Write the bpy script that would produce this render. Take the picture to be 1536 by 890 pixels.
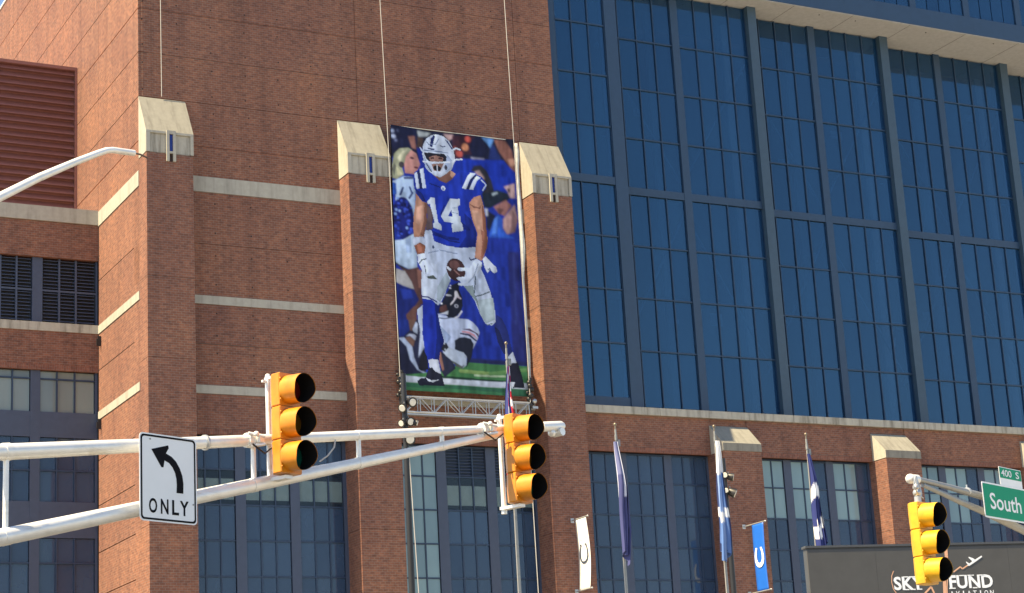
import bpy, bmesh, math, random
import numpy as np
from mathutils import Vector, Matrix

for o in list(bpy.data.objects): bpy.data.objects.remove(o, do_unlink=True)
scene = bpy.context.scene
C = scene.collection
R = math.radians
rng = random.Random(7)

# ------------------------------------------------------------------ camera
YAW, PITCH, ROLL = 0.489436, 0.261413, -0.056429
fw = Vector((math.sin(YAW)*math.cos(PITCH), math.cos(YAW)*math.cos(PITCH), math.sin(PITCH)))
rt = Vector((math.cos(YAW), -math.sin(YAW), 0)); up = rt.cross(fw)
r2 = math.cos(ROLL)*rt + math.sin(ROLL)*up; u2 = -math.sin(ROLL)*rt + math.cos(ROLL)*up
cam = bpy.data.cameras.new('camera'); cam_o = bpy.data.objects.new('camera', cam); C.objects.link(cam_o)
cam.sensor_width = 36; cam.lens = 2991.3/1536*36; cam.clip_start = .1; cam.clip_end = 5000
M = Matrix.Identity(4)
for i in range(3): M[i][0], M[i][1], M[i][2] = r2[i], u2[i], -fw[i]
M.translation = (0, 0, 1.7); cam_o.matrix_world = M; scene.camera = cam_o
# ------------------------------------------------------------------ sky, sun, exposure
SUN_EL, SUN_AZ = R(57), R(269.4)          # azimuth clockwise from +Y: along the facade, a hair in front of it
world = bpy.data.worlds.new('World'); scene.world = world; world.use_nodes = True
wn = world.node_tree; bgn = wn.nodes['Background']
sky = wn.nodes.new('ShaderNodeTexSky'); sky.sky_type = 'NISHITA'; sky.sun_disc = False
sky.sun_elevation = SUN_EL; sky.sun_rotation = SUN_AZ; sky.air_density = 1.0; sky.dust_density = 0.6; sky.ozone_density = 1.0
wn.links.new(sky.outputs[0], bgn.inputs[0]); bgn.inputs[1].default_value = 0.08
sl = Vector((math.sin(SUN_AZ)*math.cos(SUN_EL), math.cos(SUN_AZ)*math.cos(SUN_EL), math.sin(SUN_EL)))
sun = bpy.data.lights.new('sun', 'SUN'); sun.energy = 5.0; sun.angle = R(.53); sun.color = (1, .81, .50)
sun_o = bpy.data.objects.new('sun', sun); C.objects.link(sun_o); sun_o.rotation_euler = sl.to_track_quat('Z', 'Y').to_euler(); sun_o.location = (-60, 20, 120)
vs = scene.view_settings; vs.view_transform = 'Standard'; vs.look = 'None'; vs.gamma = 1; vs.use_curve_mapping = False
vs.exposure = 1.5

# ------------------------------------------------------------------ materials
def lin(c): return tuple(((v/255)/12.92 if v/255 <= .04045 else ((v/255+.055)/1.055)**2.4) for v in c)
def newmat(name):
    m = bpy.data.materials.new(name); m.use_nodes = True
    nt = m.node_tree; return m, nt, nt.nodes['Principled BSDF']
def node(nt, t, **kw):
    n = nt.nodes.new(t)
    for k, v in kw.items(): setattr(n, k, v)
    return n
def ramp(nt, src, stops):
    r = node(nt, 'ShaderNodeValToRGB'); nt.links.new(src, r.inputs[0]); e = r.color_ramp.elements
    while len(e) < len(stops): e.new(.5)
    for i, (p, c) in enumerate(stops): e[i].position = p; e[i].color = (*c, 1)
    return r.outputs[0]
def mixc(nt, typ, f, a, b):
    m = node(nt, 'ShaderNodeMix', data_type='RGBA', blend_type=typ)
    for s, v in ((m.inputs[0], f), (m.inputs[6], a), (m.inputs[7], b)):
        if hasattr(v, 'node'): nt.links.new(v, s)
        elif isinstance(v, (int, float)): s.default_value = v
        else: s.default_value = (*v, 1)
    return m.outputs[2]
def noise(nt, vec, scale, detail=4, rough=.55):
    n = node(nt, 'ShaderNodeTexNoise'); n.inputs['Scale'].default_value = scale; n.inputs['Detail'].default_value = detail; n.inputs['Roughness'].default_value = rough
    if vec is not None: nt.links.new(vec, n.inputs['Vector'])
    return n.outputs['Fac']
def pos(nt): return node(nt, 'ShaderNodeNewGeometry').outputs['Position']
def mapped(nt, vec, scale):
    m = node(nt, 'ShaderNodeMapping'); m.inputs['Scale'].default_value = scale; nt.links.new(vec, m.inputs['Vector']); return m.outputs[0]
def bump(nt, bs, h, strength, dist):
    b = node(nt, 'ShaderNodeBump'); b.inputs['Strength'].default_value = strength; b.inputs['Distance'].default_value = dist
    nt.links.new(h, b.inputs['Height']); nt.links.new(b.outputs[0], bs.inputs['Normal'])

def brick_mat(name, c1, c2, mortar, soldier=False):
    m, nt, bs = newmat(name); P = pos(nt)
    sx = node(nt, 'ShaderNodeSeparateXYZ'); nt.links.new(P, sx.inputs[0])
    ad = node(nt, 'ShaderNodeMath', operation='ADD'); nt.links.new(sx.outputs[0], ad.inputs[0]); nt.links.new(sx.outputs[1], ad.inputs[1])
    cb = node(nt, 'ShaderNodeCombineXYZ')
    if soldier: nt.links.new(sx.outputs[2], cb.inputs[0]); nt.links.new(ad.outputs[0], cb.inputs[1])
    else: nt.links.new(ad.outputs[0], cb.inputs[0]); nt.links.new(sx.outputs[2], cb.inputs[1])
    bt = node(nt, 'ShaderNodeTexBrick'); nt.links.new(cb.outputs[0], bt.inputs['Vector'])
    bt.inputs['Scale'].default_value = 1; bt.inputs['Brick Width'].default_value = .34; bt.inputs['Row Height'].default_value = .152
    bt.inputs['Mortar Size'].default_value = .011; bt.inputs['Mortar Smooth'].default_value = .2; bt.inputs['Bias'].default_value = -.1
    bt.inputs['Color1'].default_value = (*c1, 1); bt.inputs['Color2'].default_value = (*c2, 1); bt.inputs['Mortar'].default_value = (*mortar, 1)
    n1 = noise(nt, mapped(nt, P, (1, 1, 2.2)), 2.6, 3)                 # single odd bricks, runs of bricks
    col = mixc(nt, 'MULTIPLY', 1, bt.outputs['Color'], ramp(nt, n1, [(.3, (.78, .77, .79)), (.5, (1, 1, 1)), (.72, (1.28, 1.25, 1.18))]))
    n2 = noise(nt, mapped(nt, P, (.35, .35, .22)), 1, 5)               # wide tonal drift and weathering
    col = mixc(nt, 'MULTIPLY', 1, col, ramp(nt, n2, [(.3, (.84, .82, .86)), (.55, (1, 1, 1)), (.75, (1.12, 1.08, 1.0))]))
    n3 = noise(nt, mapped(nt, P, (1.1, 1.1, .05)), 1, 4)               # rain streaks
    col = mixc(nt, 'MULTIPLY', .6, col, ramp(nt, n3, [(.33, (.74, .74, .77)), (.52, (1, 1, 1)), (.75, (1.08, 1.06, 1.04))]))
    oi = node(nt, 'ShaderNodeObjectInfo')
    col = mixc(nt, 'MULTIPLY', 1, col, ramp(nt, oi.outputs['Random'], [(0, (.92, .91, .93)), (.5, (1, 1, 1)), (1, (1.06, 1.04, 1.0))]))
    nt.links.new(col, bs.inputs['Base Color']); bs.inputs['Roughness'].default_value = .85; bs.inputs['Specular IOR Level'].default_value = .25
    inv = node(nt, 'ShaderNodeMath', operation='SUBTRACT'); inv.inputs[0].default_value = 1; nt.links.new(bt.outputs['Fac'], inv.inputs[1])
    n4 = noise(nt, P, 5, 3)
    h = node(nt, 'ShaderNodeMath', operation='MULTIPLY_ADD'); nt.links.new(n4, h.inputs[0]); h.inputs[1].default_value = .9; nt.links.new(inv.outputs[0], h.inputs[2])
    bump(nt, bs, h.outputs[0], .25, .012)
    return m
BRICK = brick_mat('brick', (.236, .103, .067), (.158, .072, .052), (.215, .172, .15))
SOLDIER = brick_mat('brick_soldier', (.24, .10, .068), (.16, .07, .052), (.2, .15, .13), True)

def concrete_mat(name, col, stain=.45, sc=(1.6, 1.6, .16)):
    m, nt, bs = newmat(name); P = pos(nt)
    n1 = noise(nt, mapped(nt, P, sc), 1.4, 5, .6)
    c = mixc(nt, 'MULTIPLY', stain, col, ramp(nt, n1, [(.32, (.45, .43, .40)), (.5, (.92, .91, .9)), (.7, (1.05, 1.05, 1.02))]))
    c = mixc(nt, 'MULTIPLY', .5, c, ramp(nt, noise(nt, P, 3.5, 6), [(.3, (.8, .8, .8)), (.7, (1.08, 1.08, 1.08))]))
    nt.links.new(c, bs.inputs['Base Color']); bs.inputs['Roughness'].default_value = .8; bump(nt, bs, noise(nt, P, 14, 4), .15, .02)
    return m
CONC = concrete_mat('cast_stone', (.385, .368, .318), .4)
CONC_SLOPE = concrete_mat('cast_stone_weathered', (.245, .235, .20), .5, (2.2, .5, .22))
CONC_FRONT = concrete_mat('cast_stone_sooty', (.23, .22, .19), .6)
CONC_DIRTY = concrete_mat('cast_stone_stained', (.42, .40, .345), .95)
SOFFIT = concrete_mat('soffit_panel', (.42, .42, .43), .15)
PAVE = concrete_mat('paving', (.33, .315, .29), .3)

def paint(name, col, rough=.5, metal=0, var=.12, spec=.5):
    m, nt, bs = newmat(name); P = pos(nt)
    c = mixc(nt, 'MULTIPLY', 1, col, ramp(nt, noise(nt, P, 2.5, 5), [(.3, (1-var,)*3), (.7, (1+var*.5,)*3)]))
    nt.links.new(c, bs.inputs['Base Color']); bs.inputs['Roughness'].default_value = rough; bs.inputs['Metallic'].default_value = metal; bs.inputs['Specular IOR Level'].default_value = spec
    return m
NAVY = paint('navy_window_metal', (.048, .066, .115), .45, 0, .1)
BARBLUE = paint('blue_glazing_bar', (.020, .045, .092), .4, 0, .1)
NAVY_DARK = paint('dark_mullion', (.016, .036, .080), .4, 0, .1)
POST = paint('blue_grey_steel', (.040, .074, .115), .45, 0, .1)
BLUEFRAME = paint('blue_panel_metal', (.024, .053, .105), .4, 0, .1)
LOUVRE_RED = paint('brown_red_louvre', (.235, .10, .086), .55, 0, .12)
BLACK = paint('black_metal', (.012, .012, .014), .45, 0, .2)
DARKIN = paint('dark_interior', (.03, .034, .045), .9, 0, .2)
STEELIN = paint('interior_steel', (.8, .82, .85), .6, 0, .05)
ALU = paint('aluminium', (.45, .46, .47), .38, .6, .08)
def galv(name, col):
    m, nt, bs = newmat(name); P = pos(nt)
    c = mixc(nt, 'MULTIPLY', 1, col, ramp(nt, noise(nt, P, 9, 5), [(.3, (.92, .92, .91)), (.7, (1.04, 1.04, 1.04))]))
    c = mixc(nt, 'MULTIPLY', .6, c, ramp(nt, noise(nt, mapped(nt, P, (.8, .8, 3)), 2.2, 6, .65), [(.34, (.74, .70, .64)), (.46, (1, 1, 1))]))
    nt.links.new(c, bs.inputs['Base Color']); bs.inputs['Roughness'].default_value = .4; bs.inputs['Metallic'].default_value = .35
    bump(nt, bs, noise(nt, P, 40, 3), .06, .01); return m
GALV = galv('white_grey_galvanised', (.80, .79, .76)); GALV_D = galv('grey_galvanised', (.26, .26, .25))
def yellow_mat(name, col):
    m, nt, bs = newmat(name); P = pos(nt)
    c = mixc(nt, 'MULTIPLY', 1, col, ramp(nt, noise(nt, P, 6, 6, .6), [(.3, (.78, .73, .70)), (.58, (1.03, 1.03, 1.03))]))
    nt.links.new(c, bs.inputs['Base Color']); bs.inputs['Roughness'].default_value = .42; bs.inputs['Coat Weight'].default_value = .15; bs.inputs['Coat Roughness'].default_value = .35
    bump(nt, bs, noise(nt, P, 60, 2), .05, .01); return m
YELLOW = yellow_mat('signal_yellow', (.58, .21, .004)); YELLOW_B = yellow_mat('signal_bright_yellow', (.66, .36, .008))
VISOR_IN = paint('visor_black', (.006, .006, .007), .75, 0, .2, .2)
def lens_mat(name, col):
    m, nt, bs = newmat(name); bs.inputs['Base Color'].default_value = (*col, 1); bs.inputs['Roughness'].default_value = .25; return m
LENS = [lens_mat('red_lens', (.10, .006, .004)), lens_mat('amber_lens', (.10, .045, .003)), lens_mat('green_lens', (.004, .06, .04))]
SIGNWHITE = paint('sign_white_sheeting', (.80, .82, .83), .5, 0, .04); SIGNBLACK = paint('sign_black', (.006, .006, .009), .6, 0, .05, .08)
SIGNGREEN = paint('sign_green', (.004, .27, .145), .5, 0, .05, .12)
LEDGREY = paint('led_face', (.068, .068, .068), .6, 0, .1); LEDFRAME = paint('led_frame', (.06, .065, .075), .5, 0, .1)
PRINTWHITE = paint('print_white', (.85, .87, .9), .6, 0, .02); PRINTORANGE = paint('print_tan', (.72, .40, .25), .6, 0, .02)
WHITEFABRIC = paint('white_vinyl', (.80, .80, .77), .6, 0, .03); BLUEFABRIC = paint('blue_vinyl', (.012, .12, .55), .5, 0, .05); INK = paint('ink_navy', (.03, .045, .085), .6, 0, .05)
SIGNHEM = paint('hem_vinyl', (.40, .41, .40), .6, 0, .25)
CABLE = paint('cable', (.46, .44, .41), .5, 0, .05); GOLD = paint('finial', (.22, .18, .13), .35, .5, .1)
LAMPGLASS = paint('lamp_glass', (.7, .68, .6), .15, 0, .1, .8)
ASPHALT = paint('asphalt', (.055, .055, .056), .9, 0, .3); LINEPAINT = paint('road_paint', (.75, .75, .72), .7, 0, .15)
HOLE = paint('tie_hole', (.035, .02, .018), .9, 0, .1)
ROOFBLUE = paint('blue_roof_metal', (.02, .10, .28), .35, .3, .1); COPING = paint('white_coping', (.75, .75, .74), .5, 0, .05)

def glass_mat(name, base, trans, tfac, ior=1.55, wav=.012, tint=(1, 1, 1)):
    m, nt, bs = newmat(name); P = pos(nt)
    oi = node(nt, 'ShaderNodeObjectInfo')
    c = mixc(nt, 'MULTIPLY', 1, base, ramp(nt, oi.outputs['Random'], [(0, (.78, .80, .84)), (.6, (1, 1, 1)), (1, (1.18, 1.16, 1.12))]))
    c = mixc(nt, 'MULTIPLY', 1, c, ramp(nt, noise(nt, mapped(nt, P, (.5, .5, .18)), 1, 3), [(.3, (.86, .87, .9)), (.7, (1.12, 1.1, 1.08))]))
    nt.links.new(c, bs.inputs['Base Color']); bs.inputs['Roughness'].default_value = .04; bs.inputs['IOR'].default_value = ior; bs.inputs['Specular Tint'].default_value = (*tint, 1)
    bump(nt, bs, noise(nt, P, .35, 1), .1, wav)
    tr = node(nt, 'ShaderNodeBsdfTransparent'); tr.inputs[0].default_value = (*trans, 1)
    mx = node(nt, 'ShaderNodeMixShader'); mx.inputs[0].default_value = tfac
    nt.links.new(bs.outputs[0], mx.inputs[1]); nt.links.new(tr.outputs[0], mx.inputs[2]); nt.links.new(mx.outputs[0], nt.nodes['Material Output'].inputs[0])
    return m
GLASS = glass_mat('blue_tinted_glass', (.009, .044, .118), (.52, .70, .88), .40, 2.25, .012, (.50, .80, 1))
GLASS_LOW = glass_mat('grey_blue_glass', (.045, .085, .16), (.5, .6, .7), .3)
GLASS_PALE = glass_mat('pale_reflection_glass', (.20, .31, .35), (.6, .7, .75), .1)  # bright reflection put into the pale base colour
GLASS_WING = glass_mat('pale_grey_glass', (.20, .25, .25), (.6, .7, .75), .1)
GLASS_CLEAR = glass_mat('clear_glass', (.05, .08, .12), (.9, .95, .95), .72)
BLIND = paint('pale_blind', (.62, .68, .66), .8, 0, .1)
BLUESLIT = paint('blue_slit_glass', (.012, .03, .22), .15, 0, .05)

# ------------------------------------------------------------------ mesh helpers
def worldloc(o):
    v = Vector((0, 0, 0))
    while o is not None: v += o.location; o = o.parent
    return v
class MB:
    def __init__(s): s.v = []; s.f = []; s.smooth = []
    def add(s, vs, fs, smooth=False):
        b = len(s.v); s.v += [tuple(p) for p in vs]; s.f += [tuple(i+b for i in f) for f in fs]; s.smooth += [smooth]*len(fs)
    def box(s, x0, x1, y0, y1, z0, z1):
        s.add([(x, y, z) for x in (x0, x1) for y in (y0, y1) for z in (z0, z1)],
              [(0, 1, 3, 2), (4, 6, 7, 5), (0, 4, 5, 1), (2, 3, 7, 6), (0, 2, 6, 4), (1, 5, 7, 3)])
    def obox(s, c, ex, ey, hx, hy, hz):       # oriented box, half sizes
        c = Vector(c); ez = Vector((0, 0, 1))
        s.add([c+ex*hx*i+ey*hy*j+ez*hz*k for i in (-1, 1) for j in (-1, 1) for k in (-1, 1)],
              [(0, 1, 3, 2), (4, 6, 7, 5), (0, 4, 5, 1), (2, 3, 7, 6), (0, 2, 6, 4), (1, 5, 7, 3)])
    def tube(s, p0, p1, r0, r1=None, n=10, caps=True):
        r1 = r0 if r1 is None else r1; p0 = Vector(p0); p1 = Vector(p1); d = (p1-p0).normalized()
        a = d.orthogonal().normalized(); b = d.cross(a); vs = []
        for p, r in ((p0, r0), (p1, r1)):
            for i in range(n): t = 2*math.pi*i/n; vs.append(p+a*math.cos(t)*r+b*math.sin(t)*r)
        s.add(vs, [(i, (i+1) % n, n+(i+1) % n, n+i) for i in range(n)], True)
        if caps: s.add(vs, [tuple(reversed(range(n))), tuple(range(n, 2*n))])
    def path(s, pts, rs, n=10):
        pts = [Vector(p) for p in pts]; vs = []
        a = None
        for k, p in enumerate(pts):
            d = (pts[min(k+1, len(pts)-1)]-pts[max(k-1, 0)]).normalized()
            a = d.orthogonal().normalized() if a is None else (a-d*a.dot(d)).normalized()
            b = d.cross(a); r = rs if isinstance(rs, (int, float)) else rs[k]
            vs += [p+a*math.cos(2*math.pi*i/n)*r+b*math.sin(2*math.pi*i/n)*r for i in range(n)]
        s.add(vs, [(k*n+i, k*n+(i+1) % n, (k+1)*n+(i+1) % n, (k+1)*n+i) for k in range(len(pts)-1) for i in range(n)], True)
        s.add(vs, [tuple(reversed(range(n))), tuple(range((len(pts)-1)*n, len(pts)*n))])
    def ball(s, c, r, n=10, m=7):
        c = Vector(c); vs = [c+Vector((math.sin(math.pi*j/m)*math.cos(2*math.pi*i/n), math.sin(math.pi*j/m)*math.sin(2*math.pi*i/n), math.cos(math.pi*j/m)))*r for j in range(m+1) for i in range(n)]
        s.add(vs, [(j*n+i, (j+1)*n+i, (j+1)*n+(i+1) % n, j*n+(i+1) % n) for j in range(m) for i in range(n)], True)
    def flat(s, pts2, o, ux, uz, nrm, th):     # polygon in (u,z) on a plane, extruded by th along nrm
        o = Vector(o); n = len(pts2); a = [o+ux*p[0]+uz*p[1] for p in pts2]; b = [p+nrm*th for p in a]
        s.add(a+b, [tuple(range(n)), tuple(range(2*n-1, n-1, -1))]+[(i, (i+1) % n, n+(i+1) % n, n+i) for i in range(n)])
    def build(s, name, mat, parent=None, fix=True):
        off = worldloc(parent) if parent else Vector((0, 0, 0))
        me = bpy.data.meshes.new(name); me.from_pydata([tuple(Vector(p)-off) for p in s.v], [], s.f)
        me.polygons.foreach_set('use_smooth', s.smooth); me.materials.append(mat)
        if fix:
            bm = bmesh.new(); bm.from_mesh(me); bmesh.ops.recalc_face_normals(bm, faces=bm.faces); bm.to_mesh(me); bm.free()
        me.update(); o = bpy.data.objects.new(name, me); C.objects.link(o)
        if parent: o.parent = parent
        return o
_unit = {}
def brick(name, mat, parent, x0, x1, y0, y1, z0, z1):     # one box piece sharing a unit cube mesh
    key = (name, mat.name)
    if key not in _unit:
        m = MB(); m.box(-.5, .5, -.5, .5, -.5, .5); t = m.build(name, mat); _unit[key] = t.data; bpy.data.objects.remove(t)
    o = bpy.data.objects.new(name, _unit[key]); C.objects.link(o); o.parent = parent
    o.location = Vector(((x0+x1)/2, (y0+y1)/2, (z0+z1)/2))-worldloc(parent); o.scale = (x1-x0, y1-y0, z1-z0)
    if name.endswith('_pane'): o.rotation_euler = (rng.uniform(-.006, .006), 0, rng.uniform(-.006, .006))
    return o
def empty(name, loc, label, cat, group=None):
    o = bpy.data.objects.new(name, None); C.objects.link(o); o.location = loc; o.empty_display_size = .3
    return tag(o, label, cat, group)
def tag(o, label, cat, group=None):
    o['label'] = label; o['category'] = cat
    if group: o['group'] = group
    return o
def struct(o): o['kind'] = 'structure'; return o
def textmesh(body, bold=0.0):
    cu = bpy.data.curves.new('t', 'FONT'); cu.body = body; cu.size = 1; cu.offset = bold; cu.resolution_u = 3
    ob = bpy.data.objects.new('t', cu); C.objects.link(ob); dg = bpy.context.evaluated_depsgraph_get(); dg.update()
    me = bpy.data.meshes.new_from_object(ob.evaluated_get(dg)); vs = [v.co.copy() for v in me.vertices]; fs = [tuple(p.vertices) for p in me.polygons]
    bpy.data.objects.remove(ob); bpy.data.curves.remove(cu); bpy.data.meshes.remove(me); return vs, fs
def text(mb, body, o, ux, uz, u0, u1, z0, z1, bold=0.0):   # lettering fitted to a box on a plane
    vs, fs = textmesh(body, bold); xs = [v.x for v in vs]; ys = [v.y for v in vs]
    a, b, c, d = min(xs), max(xs), min(ys), max(ys); o = Vector(o)
    mb.add([o+ux*(u0+(v.x-a)/(b-a)*(u1-u0))+uz*(z0+(v.y-c)/(d-c)*(z1-z0)) for v in vs], fs)
UZ = Vector((0, 0, 1))

# ------------------------------------------------------------------ ground, roads
TH = R(22); A = Vector((math.cos(TH), math.sin(TH), 0)); G = Vector((math.sin(TH), -math.cos(TH), 0))   # street grid, turned against the stadium
m = MB(); m.add([(-2500, -2500, 0), (2500, -2500, 0), (2500, 2500, 0), (-2500, 2500, 0)], [(0, 1, 2, 3)]); struct(m.build('ground', PAVE, fix=False))
def strip(mb, c, d, w, half, z):
    d = Vector(d); n = Vector((-d.y, d.x, 0)); c = Vector((c[0], c[1], z))
    mb.add([c-d*half-n*w/2, c+d*half-n*w/2, c+d*half+n*w/2, c-d*half+n*w/2], [(0, 1, 2, 3)])
m = MB(); strip(m, (10, 30), A, 17, 500, .004); struct(m.build('road', ASPHALT, fix=False))
m = MB(); strip(m, (13, 4), G, 14, 500, .008); struct(m.build('road', ASPHALT, fix=False))
m = MB()
for k in range(-12, 13): strip(m, (10+A.x*k*12, 30+A.y*k*12), A, .12, 1.5, .014)
for k in range(-12, 13): strip(m, (13+G.x*k*12, 4+G.y*k*12), G, .12, 1.5, .014)
struct(m.build('road_markings', LINEPAINT, fix=False))
m = MB()
c = Vector((13, 4, 0)); 
for s in (-1, 1):
    for t0, t1 in ((-500, -30), (-14, 500)):
        p0 = c+A*s*7.1+G*t0; p1 = c+A*s*7.1+G*t1; mid = (p0+p1)/2; m.obox(mid+UZ*.06, G, A, (t1-t0)/2, .09, .065)
c = Vector((10, 30, 0))
for s in (-1, 1):
    for t0, t1 in ((-500, -9), (17, 500)):
        p0 = c+G*s*8.6+A*t0; p1 = c+G*s*8.6+A*t1; m.obox((p0+p1)/2+UZ*.06, A, G, (t1-t0)/2, .09, .065)
struct(m.build('kerb', CONC_DIRTY))

# ------------------------------------------------------------------ stadium
ST = empty('stadium', (50, 115, 0), 'huge red brick stadium with blue glass window wall and stone capped pilasters', 'stadium')
YW, YF, G_ = 115.0, 113.45, .03
core = MB()
core.box(35.55, 65.35, 115.07, 116.2, 26.3, 68.9)       # backing of the brick front
core.box(35.53, 65.3, 119.0, 165, 0, 68.8)              # body of the brick tower
core.box(35.52, 36.3, 115.1, 119.5, 0, 68.85)
core.box(64.6, 65.4, 116.0, 120, 0, 68.85)
core.box(65.3, 132, 115.07, 116.2, 26.35, 28.8)
core.box(65.3, 132, 124.6, 165, 0, 66); core.box(65.3, 132, 119.2, 124.8, 0, 28.6)
core.box(15, 35.4, 126.4, 165, 0, 42.0)
core.build('wall_core', BRICK, ST)
dk = MB()
for a, b in ((38.5, 48.8), (52.0, 62.4), (65.6, 76.2), (79.5, 90.2), (93.5, 104.3), (107.5, 118)):
    dk.box(a, b, 118.0, 118.9, 0, 26.3); dk.box(a, b, 116.3, 118, 21.6, 22.0); dk.box(a, b, 116.3, 118, 13, 13.4)
dk.box(65.6, 131, 124.2, 124.5, 28.6, 61.8)
for z in (33.2, 37.6, 42, 46.5): dk.box(66, 71.2, 117.0, 118.4, z, z+.35)
dk.build('interior', DARKIN, ST)
def panel(x0, x1, z0, z1, y=YW): brick('wall_panel', BRICK, ST, x0+G_/2, x1-G_/2, y, y+.22, z0+G_/2, z1-G_/2)
def spanel(y0, y1, z0, z1, x=35.38): brick('wall_panel', BRICK, ST, x, x+.22, y0+G_/2, y1-G_/2, z0+.03, z1-.03)
zrows = [47.8+3.0*i for i in range(8)]; zrows[-1] = 69
for z0, z1 in zip(zrows[:-1], zrows[1:]):
    for x0, x1 in ((35.6, 50.4), (50.4, 62.55), (62.55, 65.5)): panel(x0, x1, z0, z1)
for z0, z1 in ((44.85, 47.8), (42.84, 44.85), (38.4, 41.83), (35.02, 38.4), (31.9, 34.47), (29.28, 31.9), (26.55, 28.75)):
    panel(38.38, 48.91, z0, z1); panel(51.9, 62.53, z0, z1)
for z0, z1 in ((26.55, 28.8),):
    for x0, x1 in ((65.5, 76.28), (79.42, 90.27), (93.4, 104.4), (107.5, 118.5)): panel(x0, x1, z0, z1)
# soldier courses over the window heads
for x0, x1 in ((38.38, 48.91), (51.9, 62.53), (65.5, 76.28), (79.42, 90.27), (93.4, 104.4), (107.5, 118.5)):
    brick('soldier_course', SOLDIER, ST, x0, x1, YW-.015, YW+.24, 26.2, 26.55)
# stone bands
for x0, x1 in ((38.38, 48.91), (51.9, 62.53)):
    for z0, z1 in ((41.83, 42.84), (34.47, 35.02), (28.75, 29.28)): brick('stone_band', CONC, ST, x0, x1, YW-.05, YW+.25, z0+.002, z1-.002)
for z0, z1 in ((41.83, 42.84), (34.47, 35.02), (28.75, 29.28)): brick('stone_band', CONC, ST, 35.33, 35.62, YW+.03, 124.1, z0+.002, z1-.002)
# lit side wall
yj = [115.03, 124.1, 133.2, 142.3, 151.4, 164]
zs = [0, 3, 6, 9, 12, 14.6, 17.4, 20.15, 23.15, 26.1, 28.75]
for z0, z1 in zip(zs[:-1], zs[1:]): spanel(115.03, 124.1, z0, z1)
for z0, z1 in ((29.28, 32.04), (32.04, 34.47), (35.02, 38.1), (38.1, 41.83), (42.84, 44.85), (44.85, 47.8)): spanel(115.03, 124.1, z0, z1)
for y0, y1 in zip(yj[1:-1], yj[2:]): 
    for z0, z1 in ((42.4, 44.85), (44.85, 47.8)): spanel(y0, y1, z0, z1)
for z0, z1 in zip(zrows[:-1], zrows[1:]):
    for y0, y1 in zip(yj[:-1], yj[1:]): spanel(y0, y1, z0, z1)
# coping and roof edge
m = MB(); m.box(35.3, 65.6, 114.9, 115.9, 69.0, 69.15); m.box(35.3, 36.2, 115.9, 164, 69.0, 69.15); m.build('coping', COPING, ST)
m = MB(); m.add([(36.2, 115.9, 69.2), (65.5, 115.9, 69.2), (65.5, 164, 69.2), (36.2, 164, 69.2), (40, 122, 78), (65.5, 122, 78), (65.5, 164, 84), (44, 164, 84)],
                [(0, 1, 5, 4), (1, 2, 6, 5), (2, 3, 7, 6), (3, 0, 4, 7), (4, 5, 6, 7)]); m.build('roof', ROOFBLUE, ST)
m = MB()
for k in range(14):
    y = 118+k*3.2; m.tube((36.25, y, 69.25), (40.0+.09*(k), min(y+4, 164), 78), .07, n=6)
m.build('roof_seams', COPING, ST)['kind'] = 'stuff'
# tie holes in the precast
m = MB()
def hole(x, z): m.box(x-.045, x+.045, YW-.012, YW+.05, z-.045, z+.045)
x = 35.65; cols = []
while x < 65.3: cols.append(x); x += 2.29
for z0 in zrows[:-1]:
    for dz in (.52, 2.28):
        for x in cols: hole(x+rng.uniform(-.04, .04), z0+dz+rng.uniform(-.04, .04))
for z0, z1 in ((44.85, 47.8), (42.84, 44.85), (38.4, 41.83), (35.02, 38.4), (31.9, 34.47), (29.28, 31.9)):
    for fz in ((.22, .78) if z1-z0 > 2.2 else (.5,)):
        for x in (40.3, 42.7, 45.1, 47.4, 53.4, 55.8, 58.2, 60.6): hole(x, z0+fz*(z1-z0))
m.build('tie_holes', HOLE, ST)['kind'] = 'stuff'

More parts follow.
